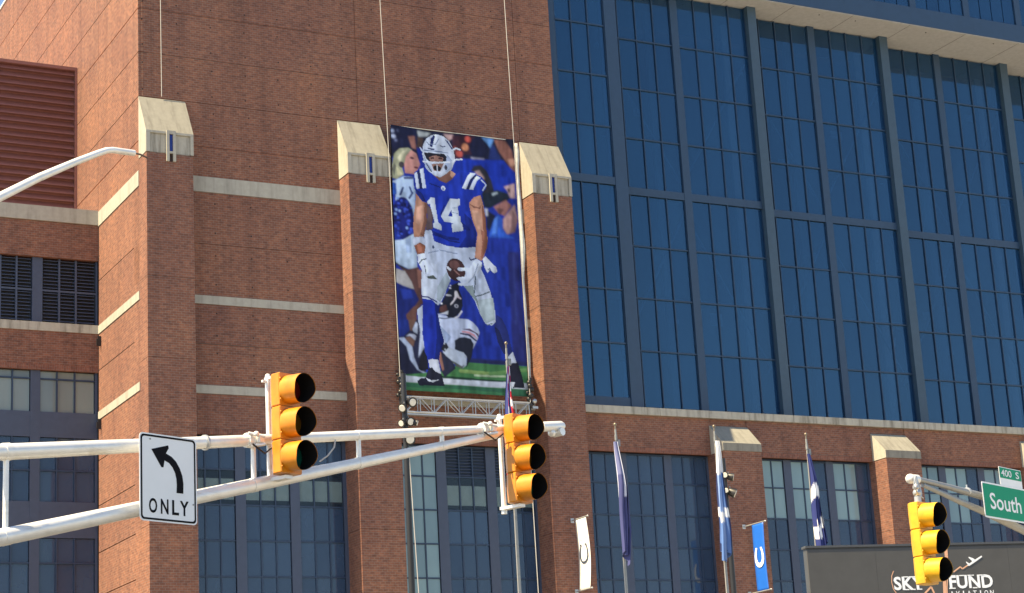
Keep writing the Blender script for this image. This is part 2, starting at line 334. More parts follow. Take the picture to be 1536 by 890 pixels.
# tall pilasters with slit caps
def pilaster(x0, x1, segs, top_back, top_front, zbot, slit):
    root = MB(); root.box(x0+.06, x1-.06, YF+.06, 116.15, 0, zbot-.02); p = root.build('pilaster', BRICK, ST)
    for z0, z1 in zip(segs[:-1], segs[1:]): brick('shaft_panel', BRICK, p, x0, x1, YF, 116.2, z0+.012, z1-.012)
    c = MB(); e = .035; a, b = x0-e, x1+e; yf = YF-e
    prof = [(YW-.02, zbot), (YW-.02, top_back), (yf, top_front), (yf, zbot)]
    if slit:
        prof = [(YW-.02, zbot), (YW-.02, top_back), (yf, top_front), (yf+.0, top_front-.14), (yf+.14, top_front-.16), (yf+.14, zbot)]
    n = len(prof); vs = [(a, y, z) for y, z in prof]+[(b, y, z) for y, z in prof]
    c.add(vs, [tuple(range(n)), tuple(range(2*n-1, n-1, -1))]+[(i, (i+1) % n, n+(i+1) % n, n+i) for i in range(n)])
    if slit:
        c.box(a, a+.26, yf, yf+.16, zbot, top_front-.15); c.box(b-.2, b, yf+.002, yf+.16, zbot, top_front-.15)
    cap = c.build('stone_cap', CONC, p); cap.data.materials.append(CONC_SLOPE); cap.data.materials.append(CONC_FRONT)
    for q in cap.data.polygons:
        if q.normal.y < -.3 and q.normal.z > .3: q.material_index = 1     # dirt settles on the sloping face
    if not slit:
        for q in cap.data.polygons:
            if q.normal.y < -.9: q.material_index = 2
    if slit:
        xc = (x0+x1)/2+.06
        brick('cap_recess', CONC_DIRTY, p, x0+.24, x1-.18, yf+.115, yf+.2, zbot+.03, top_front-.17)
        f = MB(); f.box(xc-.30, xc-.12, yf-.10, yf+.16, zbot-.55, top_front+.06); f.box(xc+.12, xc+.30, yf-.10, yf+.16, zbot-.55, top_front+.06)
        f.box(xc-.12, xc+.12, yf-.098, yf+.16, top_front-.16, top_front+.058); f.box(xc-.12, xc+.12, yf-.09, yf+.15, zbot-.03, zbot+.10)
        f.build('slit_frame', CONC, p)
        brick('slit_glass', BLUESLIT, p, xc-.12, xc+.12, yf+.02, yf+.06, zbot+.10, top_front-.16)
        brick('slit_back', HOLE, p, xc-.12, xc+.12, yf+.03, yf+.06, zbot-.55, zbot-.03)
        m2 = MB(); m2.box(a+.01, b-.01, YF+.0, YF+.001, 0, 0) if False else None
    return p
segs = [0, 5, 10, 15.2, 20.3, 25.4, 30.5, 35.6, 43.55]
for x0 in (35.38, 48.91, 62.53): pilaster(x0, x0+3.0, segs, 47.75, 45.0, 43.6, True)
for x0 in (76.28, 90.27, 104.4, 118.5): pilaster(x0, x0+3.13, [0, 5, 10.5, 15.8, 21, 26.25], 28.3, 26.8, 26.25, False)
m = MB(); m.box(65.5, 132, YW-.22, 116.5, 28.8, 29.32)
m.build('stone_ledge', CONC_DIRTY, ST)
for x in (72.2, 83.4, 94.6, 105.8, 117): brick('ledge_joint', HOLE, ST, x-.012, x+.012, YW-.225, YW-.2, 28.79, 29.325)

# lower bay windows: three lights each side of two wide mullions
RZ = [26.2, 24.15, 21.95, 19.75, 17.55, 15.35]
def bay_window(x0, x1, groups, special=None):
    y = 115.6
    fr = MB()
    xs = [x0]+[v for g in groups for v in (g[0], g[-1])]+[x1]
    for i in range(0, len(xs), 2): fr.box(xs[i], xs[i+1], y-.10, y+.25, 6.4, 26.2)
    w = fr.build('window', NAVY, ST)
    bars = MB(); low = MB()
    for g in groups:
        for xa in g[1:-1]: bars.box(xa-.045, xa+.045, y-.05, y+.1, 6.4, 26.198)
        for zz in RZ[1:]+[13.15, 10.95, 8.75]: bars.box(g[0]+.001, g[-1]-.001, y-.047, y+.1, zz-.05, zz+.05)
        bars.box(g[0], g[-1], y-.06, y+.2, 26.08, 26.199)
        low.box(g[0], g[-1], y+.02, y+.05, 6.4, 15.3)
    bars.build('glazing_bars', NAVY_DARK, w); low.build('lower_glazing', GLASS_LOW, w)
    brick('sill_wall', BRICK, w, x0, x1, YW+.1, YW+.6, 0, 6.4)
    for gi, g in enumerate(groups):
        for ci, (a, b) in enumerate(zip(g[:-1], g[1:])):
            for ri, (zt, zb) in enumerate(zip(RZ[:-1], RZ[1:])):
                k = special(gi, ci, ri) if special else None
                if k == 'louvre':
                    zz = zb+.1
                    while zz < zt-.16:
                        l = MB(); l.add([(a+.06, y-.03, zz), (b-.06, y-.03, zz), (b-.06, y+.10, zz+.10), (a+.06, y+.10, zz+.10), (a+.06, y-.03, zz+.03), (b-.06, y-.03, zz+.03), (b-.06, y+.10, zz+.13), (a+.06, y+.10, zz+.13)],
                               [(0, 1, 2, 3), (4, 7, 6, 5), (0, 4, 5, 1), (2, 6, 7, 3), (0, 3, 7, 4), (1, 5, 6, 2)]); l.build('louvre_slat', NAVY, w); zz += .205
                    brick('louvre_back', NAVY_DARK, w, a+.05, b-.05, y+.15, y+.18, zb+.05, zt-.11)
                    continue
                mat = {'pale': GLASS_PALE, 'blind': GLASS_CLEAR}.get(k, GLASS_LOW)
                brick('window_pane', mat, w, a+.046, b-.046, y+.01, y+.04, zb+.05, zt-(.12 if ri == 0 else .05))
                if k == 'blind': brick('blind', BLIND, w, a+.05, b-.05, y+.06, y+.075, zb+.35, zt-.55)
def grp(a, b, n): return [a+(b-a)*i/n for i in range(n+1)]
def b2(gi, ci, ri):
    if gi == 0: return 'pale'
    if ri == 0: return 'louvre'
    if ri == 1: return 'blind'
bay_window(51.9, 62.53, [grp(52.35, 55.25, 3), grp(55.95, 58.87, 3), grp(59.55, 62.4, 3)], b2)
bay_window(38.38, 48.91, [grp(38.6, 41.5, 3), grp(42.17, 45.1, 3), grp(45.72, 48.68, 3)], lambda g, c, r: 'blind' if r == 1 else None)
bay_window(65.5, 76.28, [grp(66.0, 69.05, 3), grp(69.65, 72.66, 3), grp(73.26, 76.15, 3)])
def b4(g, c, r): return 'pale' if (r < 2 and (g, c) in ((0, 1), (1, 0), (1, 1), (2, 0), (2, 1), (0, 2))) else None
bay_window(79.41, 90.27, [grp(79.6, 82.65, 3), grp(83.3, 86.36, 3), grp(87.0, 90.1, 3)], b4)
bay_window(93.4, 104.4, [grp(93.6, 96.65, 3), grp(97.3, 100.36, 3), grp(101.0, 104.2, 3)], b4)

# big sliding window wall, each leaf standing further back
LOWZ = [29.9, 34.0, 37.88, 41.77, 45.63]; UPZ = [46.2, 50.0, 53.9, 57.8, 61.85]
def leaf(y, stiles, cols, name, bands, braces):
    fr = MB()
    for a, b, d in stiles: fr.box(a, b, y-d, y+.3, 29.3, 61.9)
    w = fr.build(name, BLUEFRAME, ST)
    for a, b in bands:
        brick('rail', BLUEFRAME, w, a, b, y-.13, y+.28, 45.63, 46.2)
        brick('rail', BLUEFRAME, w, a, b, y-.09, y+.28, 29.3, 29.9 if name == 'window_leaf' else 30.14)
    br = MB()
    for g in cols:
        for xa in g[1:-1]: br.box(xa-.034, xa+.034, y-.10, y+.12, 29.8, 61.85)
        for e in (g[0], g[-1]): br.box(e-.03, e+.03, y-.06, y+.12, 29.8, 61.84)
        for z in LOWZ[1:-1]+UPZ[1:-1]: br.box(g[0], g[-1], y-.092, y+.11, z-.05, z+.05)
    br.build('glazing_bars', BARBLUE, w)
    for g in cols:
        for a, b in zip(g[:-1], g[1:]):
            for zz in (LOWZ, UPZ):
                for z0, z1 in zip(zz[:-1], zz[1:]): brick('glass_pane', GLASS, w, a+.043, b-.043, y+.01, y+.045, z0+.05, z1-.05)
    if braces:
        bc = MB(); a, b = cols[0][0], cols[1][-1]; mx = (cols[0][-1]+cols[1][0])/2; yy = y+.55
        bc.tube((a, yy, 57.5), (mx, yy, 47), .10, n=6); bc.tube((b, yy, 57.5), (mx, yy, 47), .10, n=6)
        bc.tube((mx, yy, 44.8), (a, yy, 33.5), .10, n=6); bc.tube((mx, yy, 44.8), (b, yy, 33.5), .10, n=6)
        for _ in range(5):
            q = rng.choice([c_ for g_ in cols for c_ in g_[1:-1]]); zz = rng.uniform(30.5, 44) if rng.random() < .7 else rng.uniform(47, 60)
            brick('light_patch_panel', STEELIN, w, q-.1, q+rng.uniform(.5, 1.2), y+.9, y+.95, zz, zz+rng.uniform(.3, 1.1))  # pale panels added at random as light patches behind the glass
        for xx in (cols[0][-1]-.9, cols[1][-1]-.9): bc.box(xx-.32, xx+.32, y+1.5, y+1.8, 29.5, 61)  # pale columns added to show through the glass as soft light strips
        for z in (38.2, 50.2): bc.tube((a, yy+.2, z), (b, yy+.2, z), .09, n=6)
        bc.build('brace_and_light_strip', STEELIN, w)
    return w
leaf(115.7, [(65.5, 66.3, .06), (70.42, 71.42, .18)], [[66.32, 67.65, 69.04, 70.4]], 'fixed_glazing', [(66.3, 70.42)], False)
for k in range(4):
    dx = 13.68*k; y = 117.3+1.36*k
    leaf(y, [(77.2+dx, 77.83+dx, .16)], [[71.0+dx+1.55*i for i in range(5)], [77.83+dx+1.5625*i for i in range(5)]], 'window_leaf',
         [(71.0+dx, 77.2+dx), (77.83+dx, 84.08+dx)], True)
    brick('leaf_post', POST, ST, 84.08+dx, 84.86+dx, y-.45, y+.3, 29.3, 61.9)
m = MB(); m.box(65.5, 132, 115.45, 123.6, 61.9, 62.3); sf = m.build('soffit', SOFFIT, ST)
for x in (76.5, 82, 87.6, 93.2, 98.8, 104.4, 110, 115.6): brick('soffit_joint', HOLE, sf, x-.012, x+.012, 115.5, 123, 61.892, 61.91)
m = MB()
for x in (79.2, 90.5, 94, 101, 108, 112): m.tube((x, 116.3, 61.86), (x, 116.3, 61.9), .05, n=8)
m.build('soffit_light', BLACK, sf)
m = MB(); m.box(65.5, 132, 115.40, 116.4, 61.95, 63.45); m.box(65.5, 132, 115.36, 116.4, 67.5, 69.2); m.build('fascia', BLUEFRAME, ST)
up_w = MB(); up_w.box(66, 132, 115.95, 116.2, 63.45, 67.5); up_w = up_w.build('clerestory', DARKIN, ST)
for k in range(12): brick('mullion', BLUEFRAME, up_w, 66+k*5.5, 66.6+k*5.5, 115.5, 115.95, 63.45, 67.5)
for k in range(2, 12):
    for j in range(4): brick('glass_pane', GLASS, up_w, 66.6+k*5.5+j*1.225+.04, 66.6+k*5.5+(j+1)*1.225-.04, 115.62, 115.66, 63.5, 67.5)
m = MB(); m.box(65.6, 132, 116.25, 118, 63.4, 67.6); m.build('interior', DARKIN, ST)

# set-back wing
YG = 124.1
for z0, z1 in ((39.45, 41.9), (32.0, 34.5)):
    for x0, x1 in ((15, 24.8), (24.8, 35.38)): panel(x0, x1, z0, z1, YG)
for x0, x1 in ((15, 24.8), (24.8, 35.38)): brick('soldier_course', SOLDIER, ST, x0+.015, x1-.015, YG-.012, YG+.2, 31.9, 32.25)
wb = MB(); wb.box(15, 35.4, YG+.06, 126.5, 39.5, 42.3); wb.box(15, 35.4, YG+.06, 126.5, 31.95, 34.6); wb.build('wall_core', BRICK, ST)
brick('stone_band', CONC, ST, 15, 35.326, YG-.12, YG+.5, 41.9, 42.9); brick('stone_band', CONC_DIRTY, ST, 15, 35.326, YG-.07, YG+.5, 34.48, 35.05)
m = MB(); m.box(15, 35.3, YG+.5, 129.4, 42.3, 42.6); m.build('terrace', PAVE, ST)
lv = MB(); lv.box(15, 35.36, YG+.6, YG+.7, 35.05, 39.45); lv = lv.build('louvre_window', NAVY, ST)
for a, b in ((15, 25.5), (28.0, 28.3), (31.06, 31.73), (35.26, 35.37)): brick('mullion', NAVY, lv, a, b, YG+.2, YG+.6, 35.05, 39.45)
lb = MB(); lb.box(17, 35.3, YG+.55, YG+.6, 35.05, 39.45); lb.build('louvre_back', BLACK, lv)
for a, b in ((25.5, 26.7), (26.7, 28.0), (28.3, 29.0), (29.0, 30.05), (30.05, 31.06), (31.73, 32.84), (32.84, 33.94), (33.94, 35.26)):
    for z0, z1 in ((35.1, 37.2), (37.32, 39.42)):
        z = z0+.12
        while z < z1-.1:
            l = MB(); l.add([(a+.07, YG+.30, z), (b-.07, YG+.30, z), (b-.07, YG+.48, z+.11), (a+.07, YG+.48, z+.11), (a+.07, YG+.30, z+.035), (b-.07, YG+.30, z+.035), (b-.07, YG+.48, z+.145), (a+.07, YG+.48, z+.145)],
                   [(0, 1, 2, 3), (4, 7, 6, 5), (0, 4, 5, 1), (2, 6, 7, 3), (0, 3, 7, 4), (1, 5, 6, 2)]); l.build('louvre_slat', NAVY, lv); z += .23
fr2 = MB()
for a in (26.7, 29.0, 30.05, 32.84, 33.94): fr2.box(a-.06, a+.06, YG+.25, YG+.6, 35.06, 39.44)
fr2.box(25.5, 31.06, YG+.245, YG+.6, 37.2, 37.32); fr2.box(31.73, 35.26, YG+.245, YG+.6, 37.2, 37.32); fr2.build('louvre_frame', NAVY, lv)
ww = MB(); 
for a, b in ((15, 28.3), (31.0, 31.62), (35.2, 35.37)): ww.box(a, b, YG+.2, YG+.6, 0, 31.9)
ww.box(28.3, 31.0, YG+.22, YG+.6, 27.55, 29.2); ww.box(31.62, 35.2, YG+.22, YG+.6, 27.55, 29.2); ww.box(28.3, 31.0, YG+.22, YG+.6, 21.1, 23.4); ww.box(31.62, 35.2, YG+.22, YG+.6, 21.1, 23.4)
ww.box(28.3, 35.2, YG+.22, YG+.6, 0, 14)
ww = ww.build('window', NAVY, ST)
cb = MB()
for g in ([28.3, 29.85, 31.0], [31.62, 32.72, 33.88, 35.2]):
    for z0, z1, zm in ((29.2, 31.9, 31.36), (23.4, 27.55, 25.4), (14, 21.1, 19.5)):
        mids = [zm] if z0 > 15 else [19.5, 17.4]
        for xa in g[1:-1]: cb.box(xa-.045, xa+.045, YG+.24, YG+.45, z0, z1)
        for mz in mids: cb.box(g[0], g[-1], YG+.243, YG+.45, mz-.05, mz+.05)
        lv_ = [z0]+sorted(mids)+[z1]
        for a, b in zip(g[:-1], g[1:]):
            for za, zb in zip(lv_[:-1], lv_[1:]): brick('window_pane', GLASS_WING if z0 > 28 else GLASS_LOW, ww, a+.045, b-.045, YG+.36, YG+.39, za+.03, zb-.03)
cb.build('glazing_bars', NAVY_DARK, ww)
# reddish louvre screen above the terrace
YL = 129.4
sc = MB(); sc.box(15, 35.36, YL+.35, YL+.6, 42.6, 55.0); sc.box(15, 35.37, YL-.08, YL+.62, 54.85, 55.08); sc.box(35.22, 35.365, YL-.06, YL+.4, 42.6, 54.85)
sc = sc.build('louvre_screen', LOUVRE_RED, ST)
z = 43.0
while z < 54.6:
    l = MB(); l.add([(15, YL, z), (35.21, YL, z), (35.21, YL+.34, z+.40), (15, YL+.34, z+.40), (15, YL+.02, z+.06), (35.21, YL+.02, z+.06), (35.21, YL+.34, z+.47), (15, YL+.34, z+.47)],
           [(0, 1, 2, 3), (4, 7, 6, 5), (0, 4, 5, 1), (2, 6, 7, 3), (0, 3, 7, 4), (1, 5, 6, 2)]); l.build('louvre_slat', LOUVRE_RED, sc); z += .545
m = MB(); m.box(15, 35.36, YL+.6, 150, 42.6, 54.9); m.build('plant_room', LOUVRE_RED, ST)
# little black boxes standing in for small dark shadows on the lit wall
for z in (33.9, 28.4):
    m = MB(); m.box(35.16, 35.36, 123.45, 123.62, z-.35, z+.3); m.box(35.08, 35.2, 123.47, 123.6, z-.3, z+.1); m.build('shadow_mark', BLACK, ST)

# ------------------------------------------------------------------ printed player banner
BAN=[
('p',(30,34,58),[(-0.23,-0.28),(9.46,-0.22),(9.32,1.95),(-0.34,2.29)]),
('p',(28,32,62),[(-0.24,-0.05),(2.19,-0.1),(2.01,1.71),(1.23,1.61),(-0.08,1.85)]),
('e',(150,165,200),[(0.13,0.43),(0.13,0.13)]),
('e',(165,180,215),[(0.19,0.81),(0.16,0.15)]),
('e',(110,120,160),[(0.34,1.07),(0.12,0.1)]),
('e',(90,100,140),[(0.51,0.36),(0.08,0.12)]),
('p',(150,105,95),[(1.25,0.67),(1.74,0.56),(1.81,1.51),(1.49,1.46)]),
('p',(172,182,186),[(1.97,0.13),(3.03,0.15),(2.68,0.45),(2.04,0.56)]),
('p',(75,60,55),[(1.98,0.56),(2.43,0.6),(2.27,1.34),(1.88,1.39)]),
('p',(30,45,140),[(1.85,1.39),(2.33,1.33),(2.32,2.84),(2.02,2.87),(2.04,2.46)]),
('p',(190,160,160),[(3.91,0.11),(4.65,0.11),(4.51,0.39),(4.26,0.56)]),
('p',(60,35,50),[(4.52,0.16),(6.25,0.02),(5.91,1.76),(4.55,1.91)]),
('e',(200,90,80),[(5.68,0.32),(0.23,0.22)]),
('e',(205,140,105),[(5.46,0.9),(0.25,0.27)]),
('e',(170,80,75),[(5.0,1.42),(0.24,0.24)]),
('e',(70,40,52),[(4.98,0.69),(0.24,0.24)]),
('e',(120,60,62),[(4.71,1.07),(0.15,0.21)]),
('e',(28,32,62),[(6.51,0.87),(0.72,0.8)]),
('p',(95,145,208),[(6.71,0.05),(7.71,0.08),(7.39,0.8),(7.13,0.45)]),
('p',(35,50,110),[(7.4,0.69),(7.66,0.48),(8.22,1.57),(7.21,1.68)]),
('p',(28,32,62),[(5.25,1.42),(6.05,1.39),(5.97,1.81),(5.16,1.84)]),
('p',(25,50,160),[(4.55,1.82),(5.79,1.7),(8.35,1.56),(9.14,2.41),(9.09,3.24),(8.28,3.74),(7.21,3.84),(5.72,3.01),(4.5,2.9)]),
('p',(140,140,160),[(5.82,1.57),(6.88,1.55),(6.9,1.65),(5.88,1.72)]),
('p',(140,95,85),[(7.68,0.12),(8.53,0.14),(8.99,0.8),(9.14,1.47),(9.33,2.45),(8.88,2.09),(8.42,1.46),(8.07,1.0)]),
('p',(185,140,120),[(8.64,1.46),(9.14,1.38),(9.27,1.87),(8.89,1.97)]),
('p',(25,28,50),[(8.56,0.12),(9.28,0.15),(9.21,0.87),(8.91,0.55)]),
('p',(45,45,55),[(5.77,2.56),(6.07,2.15),(6.57,2.07),(6.99,2.41),(7.32,3.07),(7.47,3.76),(7.42,4.55),(6.49,4.64),(6.68,3.49),(6.54,2.69)]),
('p',(165,140,140),[(6.05,2.59),(6.43,2.44),(6.83,3.01),(6.63,3.17),(6.28,2.83)]),
('p',(33,48,58),[(7.14,4.03),(7.72,3.74),(8.39,3.9),(8.55,4.44),(7.05,4.59)]),
('p',(30,40,55),[(6.52,4.08),(8.52,3.88),(8.68,4.28),(7.85,4.65),(7.08,5.1),(6.59,5.09)]),
('p',(165,182,192),[(7.25,4.04),(7.71,3.87),(7.75,4.0),(7.32,4.21)]),
('p',(150,105,100),[(7.33,4.99),(8.36,4.39),(8.78,4.79),(8.17,5.58),(7.68,5.36)]),
('p',(105,72,72),[(7.58,5.05),(8.14,5.06),(7.86,5.52),(7.62,5.37)]),
('p',(185,155,155),[(8.26,3.45),(9.1,3.15),(9.09,4.24),(8.69,4.22),(8.53,3.77)]),
('p',(70,50,55),[(8.51,3.54),(8.73,3.57),(8.71,3.87),(8.59,3.82)]),
('p',(165,132,130),[(8.03,5.79),(9.01,4.65),(9.19,5.8),(8.91,6.64),(8.28,6.84),(7.99,6.44)]),
('p',(120,92,95),[(8.82,5.08),(9.19,5.8),(8.91,6.64),(8.53,6.79)]),
('p',(28,33,58),[(6.73,5.22),(7.42,5.59),(7.31,6.5),(6.98,6.84),(6.72,6.44)]),
('p',(185,190,205),[(6.64,5.14),(6.89,5.18),(6.87,5.67),(6.71,5.69)]),
('p',(48,92,198),[(7.68,5.48),(7.97,5.8),(7.99,6.55),(8.22,6.82),(8.86,7.08),(6.84,7.17),(7.21,6.1)]),
('p',(82,132,226),[(7.31,5.89),(7.67,5.55),(7.5,6.83),(7.09,7.01)]),
('p',(30,50,148),[(6.59,7.2),(9.19,7.23),(9.07,9.11),(6.47,9.32)]),
('p',(30,50,148),[(4.21,8.42),(9.14,8.0),(9.12,13.26),(3.94,13.6)]),
('p',(38,44,112),[(8.27,8.07),(9.14,8.0),(9.12,13.26),(8.19,13.32)]),
('p',(48,58,125),[(8.64,8.04),(8.8,8.03),(8.63,13.29),(8.47,13.3)]),
('p',(30,48,140),[(1.42,13.27),(5.0,13.02),(4.83,16.14),(3.63,16.43)]),
('p',(28,48,145),[(5.09,13.35),(9.51,13.05),(9.39,15.89),(4.89,15.9)]),
('p',(36,42,108),[(8.15,13.14),(9.51,13.05),(9.43,15.88),(8.25,15.89)]),
('p',(34,40,85),[(5.04,15.56),(9.41,15.61),(9.42,15.91),(4.88,15.93)]),
('b',2),
('p',(165,190,225),[(-0.05,3.97),(0.8,3.52),(1.63,3.49),(1.61,4.69),(-0.09,4.86)]),
('p',(165,190,225),[(0.23,4.25),(1.6,4.11),(1.56,5.66),(1.28,7.38),(0.18,5.45)]),
('p',(160,165,140),[(-0.04,3.03),(0.18,2.03),(0.58,1.62),(1.22,1.47),(1.51,1.6),(1.05,2.05),(0.93,2.58),(0.68,2.84),(0.83,3.4),(0.31,3.77),(-0.04,3.72)]),
('p',(200,200,172),[(0.38,2.3),(0.75,1.8),(1.18,1.58),(0.86,2.02),(0.6,2.62)]),
('p',(195,195,160),[(0.29,2.88),(0.52,3.09),(0.74,3.41),(0.38,3.56)]),
('p',(105,108,100),[(-0.01,3.09),(0.18,2.67),(0.29,2.88),(0.14,3.58)]),
('p',(195,142,135),[(1.01,2.12),(1.42,1.6),(1.8,1.8),(2.04,2.52),(1.84,2.95),(1.58,3.29),(0.9,3.3),(0.86,2.71)]),
('e',(62,58,64),[(0.67,2.73),(0.2,0.22)]),
('e',(80,50,62),[(1.45,2.17),(0.16,0.08)]),
('e',(90,40,52),[(1.73,2.8),(0.17,0.08)]),
('p',(45,55,105),[(0.77,3.58),(1.51,3.5),(1.48,3.63),(0.82,3.71)]),
('p',(40,80,170),[(-0.06,3.98),(0.24,4.06),(0.28,4.82),(-0.1,4.86)]),
('s',(45,60,110),[(0.73,4.32),(0.56,4.79)],0.13),
('s',(45,60,110),[(1.21,4.24),(1.37,4.66),(1.4,4.59),(1.15,4.99)],0.13),
('s',(45,60,110),[(0.7,4.35),(0.5,4.82)],0.12),
('e',(24,34,112),[(0.67,6.42),(0.77,1.47)]),
('e',(60,84,205),[(0.39,5.42),(0.1,0.06)]),
('e',(18,24,80),[(0.07,6.62),(0.13,0.11)]),
('e',(18,24,80),[(0.32,6.56),(0.13,0.11)]),
('e',(52,76,190),[(0.32,7.63),(0.13,0.11)]),
('e',(18,24,80),[(1.08,5.59),(0.08,0.12)]),
('e',(18,24,80),[(0.47,7.36),(0.12,0.09)]),
('e',(52,76,190),[(0.27,6.4),(0.14,0.11)]),
('e',(52,76,190),[(1.18,7.28),(0.14,0.1)]),
('e',(40,60,165),[(1.1,7.31),(0.09,0.1)]),
('e',(18,24,80),[(0.62,5.55),(0.08,0.11)]),
('e',(18,24,80),[(0.15,6.39),(0.1,0.1)]),
('e',(40,60,165),[(0.96,5.47),(0.07,0.12)]),
('e',(40,60,165),[(0.84,6.26),(0.09,0.11)]),
('e',(18,24,80),[(0.44,6.61),(0.07,0.06)]),
('e',(40,60,165),[(0.3,7.16),(0.07,0.12)]),
('e',(18,24,80),[(0.46,5.21),(0.12,0.12)]),
('e',(18,24,80),[(1.21,7.0),(0.06,0.07)]),
('e',(60,84,205),[(1.22,7.11),(0.13,0.12)]),
('e',(40,60,165),[(0.94,5.3),(0.13,0.07)]),
('e',(40,60,165),[(0.35,6.72),(0.09,0.05)]),
('e',(18,24,80),[(0.14,5.62),(0.14,0.1)]),
('e',(40,60,165),[(0.63,5.67),(0.07,0.06)]),
('e',(40,60,165),[(0.95,6.66),(0.11,0.09)]),
('e',(52,76,190),[(0.79,5.95),(0.07,0.09)]),
('e',(40,60,165),[(1.02,6.16),(0.1,0.07)]),
('e',(60,84,205),[(0.61,5.22),(0.1,0.1)]),
('e',(40,60,165),[(0.61,5.69),(0.06,0.07)]),
('e',(40,60,165),[(0.38,5.7),(0.09,0.07)]),
('e',(18,24,80),[(0.41,7.48),(0.11,0.13)]),
('e',(52,76,190),[(0.5,7.5),(0.1,0.06)]),
('e',(40,60,165),[(0.27,7.45),(0.09,0.1)]),
('e',(60,84,205),[(1.03,6.78),(0.1,0.1)]),
('e',(60,84,205),[(0.93,5.8),(0.14,0.06)]),
('e',(40,60,165),[(0.93,5.21),(0.12,0.07)]),
('e',(60,84,205),[(1.07,7.37),(0.11,0.11)]),
('e',(52,76,190),[(1.24,5.64),(0.08,0.06)]),
('e',(60,84,205),[(0.83,5.78),(0.13,0.11)]),
('e',(40,60,165),[(1.13,6.53),(0.07,0.1)]),
('e',(60,84,205),[(1.06,6.56),(0.14,0.09)]),
('e',(52,76,190),[(0.12,7.0),(0.1,0.12)]),
('e',(18,24,80),[(0.85,5.47),(0.07,0.12)]),
('e',(18,24,80),[(1.2,5.85),(0.13,0.06)]),
('e',(18,24,80),[(0.74,6.12),(0.09,0.11)]),
('e',(52,76,190),[(1.12,6.13),(0.07,0.1)]),
('e',(130,165,232),[(0.32,5.07),(0.1,0.1)]),
('e',(130,165,232),[(0.15,6.16),(0.1,0.1)]),
('e',(130,165,232),[(0.22,5.87),(0.1,0.1)]),
('e',(130,165,232),[(0.91,7.06),(0.1,0.1)]),
('e',(130,165,232),[(0.45,5.93),(0.1,0.1)]),
('p',(172,196,226),[(-0.08,8.01),(0.6,7.89),(1.43,7.37),(1.46,9.28),(-0.14,9.41)]),
('p',(150,175,215),[(0.78,7.88),(1.15,7.62),(1.13,9.3),(0.78,9.33)]),
('p',(172,196,226),[(-0.09,8.84),(1.54,8.7),(1.49,9.72),(0.93,9.87),(0.06,9.53),(-0.12,9.43)]),
('p',(85,60,60),[(-0.05,9.51),(0.87,9.88),(1.61,9.68),(1.78,11.87),(1.85,12.14),(1.17,12.35),(1.22,11.13),(0.63,10.07)]),
('p',(120,85,78),[(1.46,9.83),(1.81,9.86),(1.81,11.09),(1.55,11.11)]),
('p',(165,165,168),[(-0.14,9.88),(0.63,10.01),(1.07,10.7),(1.25,11.21),(0.47,11.02),(-0.14,10.76)]),
('s',(50,55,60),[(-0.1,9.46),(0.29,9.7),(0.75,9.89)],0.1),
('p',(28,40,110),[(-0.12,10.76),(0.52,11.07),(1.22,11.19),(1.57,11.88),(0.98,12.7),(0.63,13.82),(-0.15,13.88)]),
('p',(36,56,150),[(0.22,11.21),(1.04,11.26),(1.19,11.8),(0.42,11.97)]),
('p',(95,66,60),[(0.61,12.95),(1.17,12.35),(1.73,12.15),(1.38,12.78),(1.37,13.77),(0.75,13.82)]),
('p',(34,37,62),[(-0.21,13.33),(1.72,13.19),(1.84,16.89),(-0.26,17.11)]),
('p',(30,46,122),[(-0.15,13.32),(0.78,13.26),(0.81,13.97),(0.32,14.47),(-0.15,14.5)]),
('p',(100,76,66),[(0.75,13.26),(1.31,13.22),(1.01,14.01),(0.84,13.97)]),
('p',(108,82,72),[(0.43,14.52),(0.79,14.36),(1.16,14.61),(1.02,15.05),(0.59,14.92)]),
('p',(168,178,202),[(0.5,14.4),(0.8,14.2),(1.12,14.21),(1.27,14.32),(1.17,14.63),(0.82,14.35)]),
('p',(163,178,206),[(-0.04,14.55),(0.38,14.48),(0.94,15.06),(1.03,15.76),(1.34,16.56),(1.86,16.75),(1.79,16.87),(1.21,16.57),(0.72,15.94),(0.52,15.08)]),
('p',(168,182,206),[(1.02,13.9),(1.29,13.36),(1.42,13.49),(1.35,14.18),(1.09,14.06)]),
('p',(168,182,210),[(1.48,13.21),(1.72,13.19),(1.82,15.0),(1.33,15.8),(1.56,14.09)]),
('b',1),
('p',(66,118,72),[(-0.21,17.03),(2.83,16.6),(4.78,15.87),(10.2,15.92),(10.04,18.41),(-0.26,18.3)]),
('s',(124,155,92),[(4.27,16.49),(6.49,16.54)],0.25),
('s',(160,182,150),[(5.33,16.72),(7.54,16.68)],0.14),
('s',(96,140,84),[(6.49,16.54),(9.31,16.14)],0.25),
('p',(32,64,48),[(1.86,16.88),(7.65,16.96),(7.64,17.1),(1.85,17.1)]),
('p',(188,198,212),[(-0.3,16.99),(1.86,17.05),(4.24,17.08),(7.64,17.05),(9.62,17.08),(9.6,17.51),(7.62,17.46),(4.22,17.45),(1.84,17.45),(-0.32,17.43)]),
('p',(46,92,68),[(-0.32,17.48),(1.84,17.49),(4.22,17.5),(7.62,17.5),(9.59,17.53),(9.52,18.62),(-0.37,18.65)]),
('p',(62,116,78),[(0.23,17.75),(4.2,17.72),(7.6,17.77),(7.59,17.99),(4.19,17.99),(0.22,18.01)]),
('p',(176,190,220),[(2.73,12.73),(3.59,12.85),(4.46,12.93),(5.04,12.93),(5.42,13.13),(5.74,13.47),(5.87,13.78),(5.7,14.24),(5.32,14.94),(5.15,14.41),(4.82,14.25),(4.39,14.28),(4.06,14.88),(4.18,15.37),(3.81,16.06),(3.25,15.82),(3.08,15.3),(2.86,14.07)]),
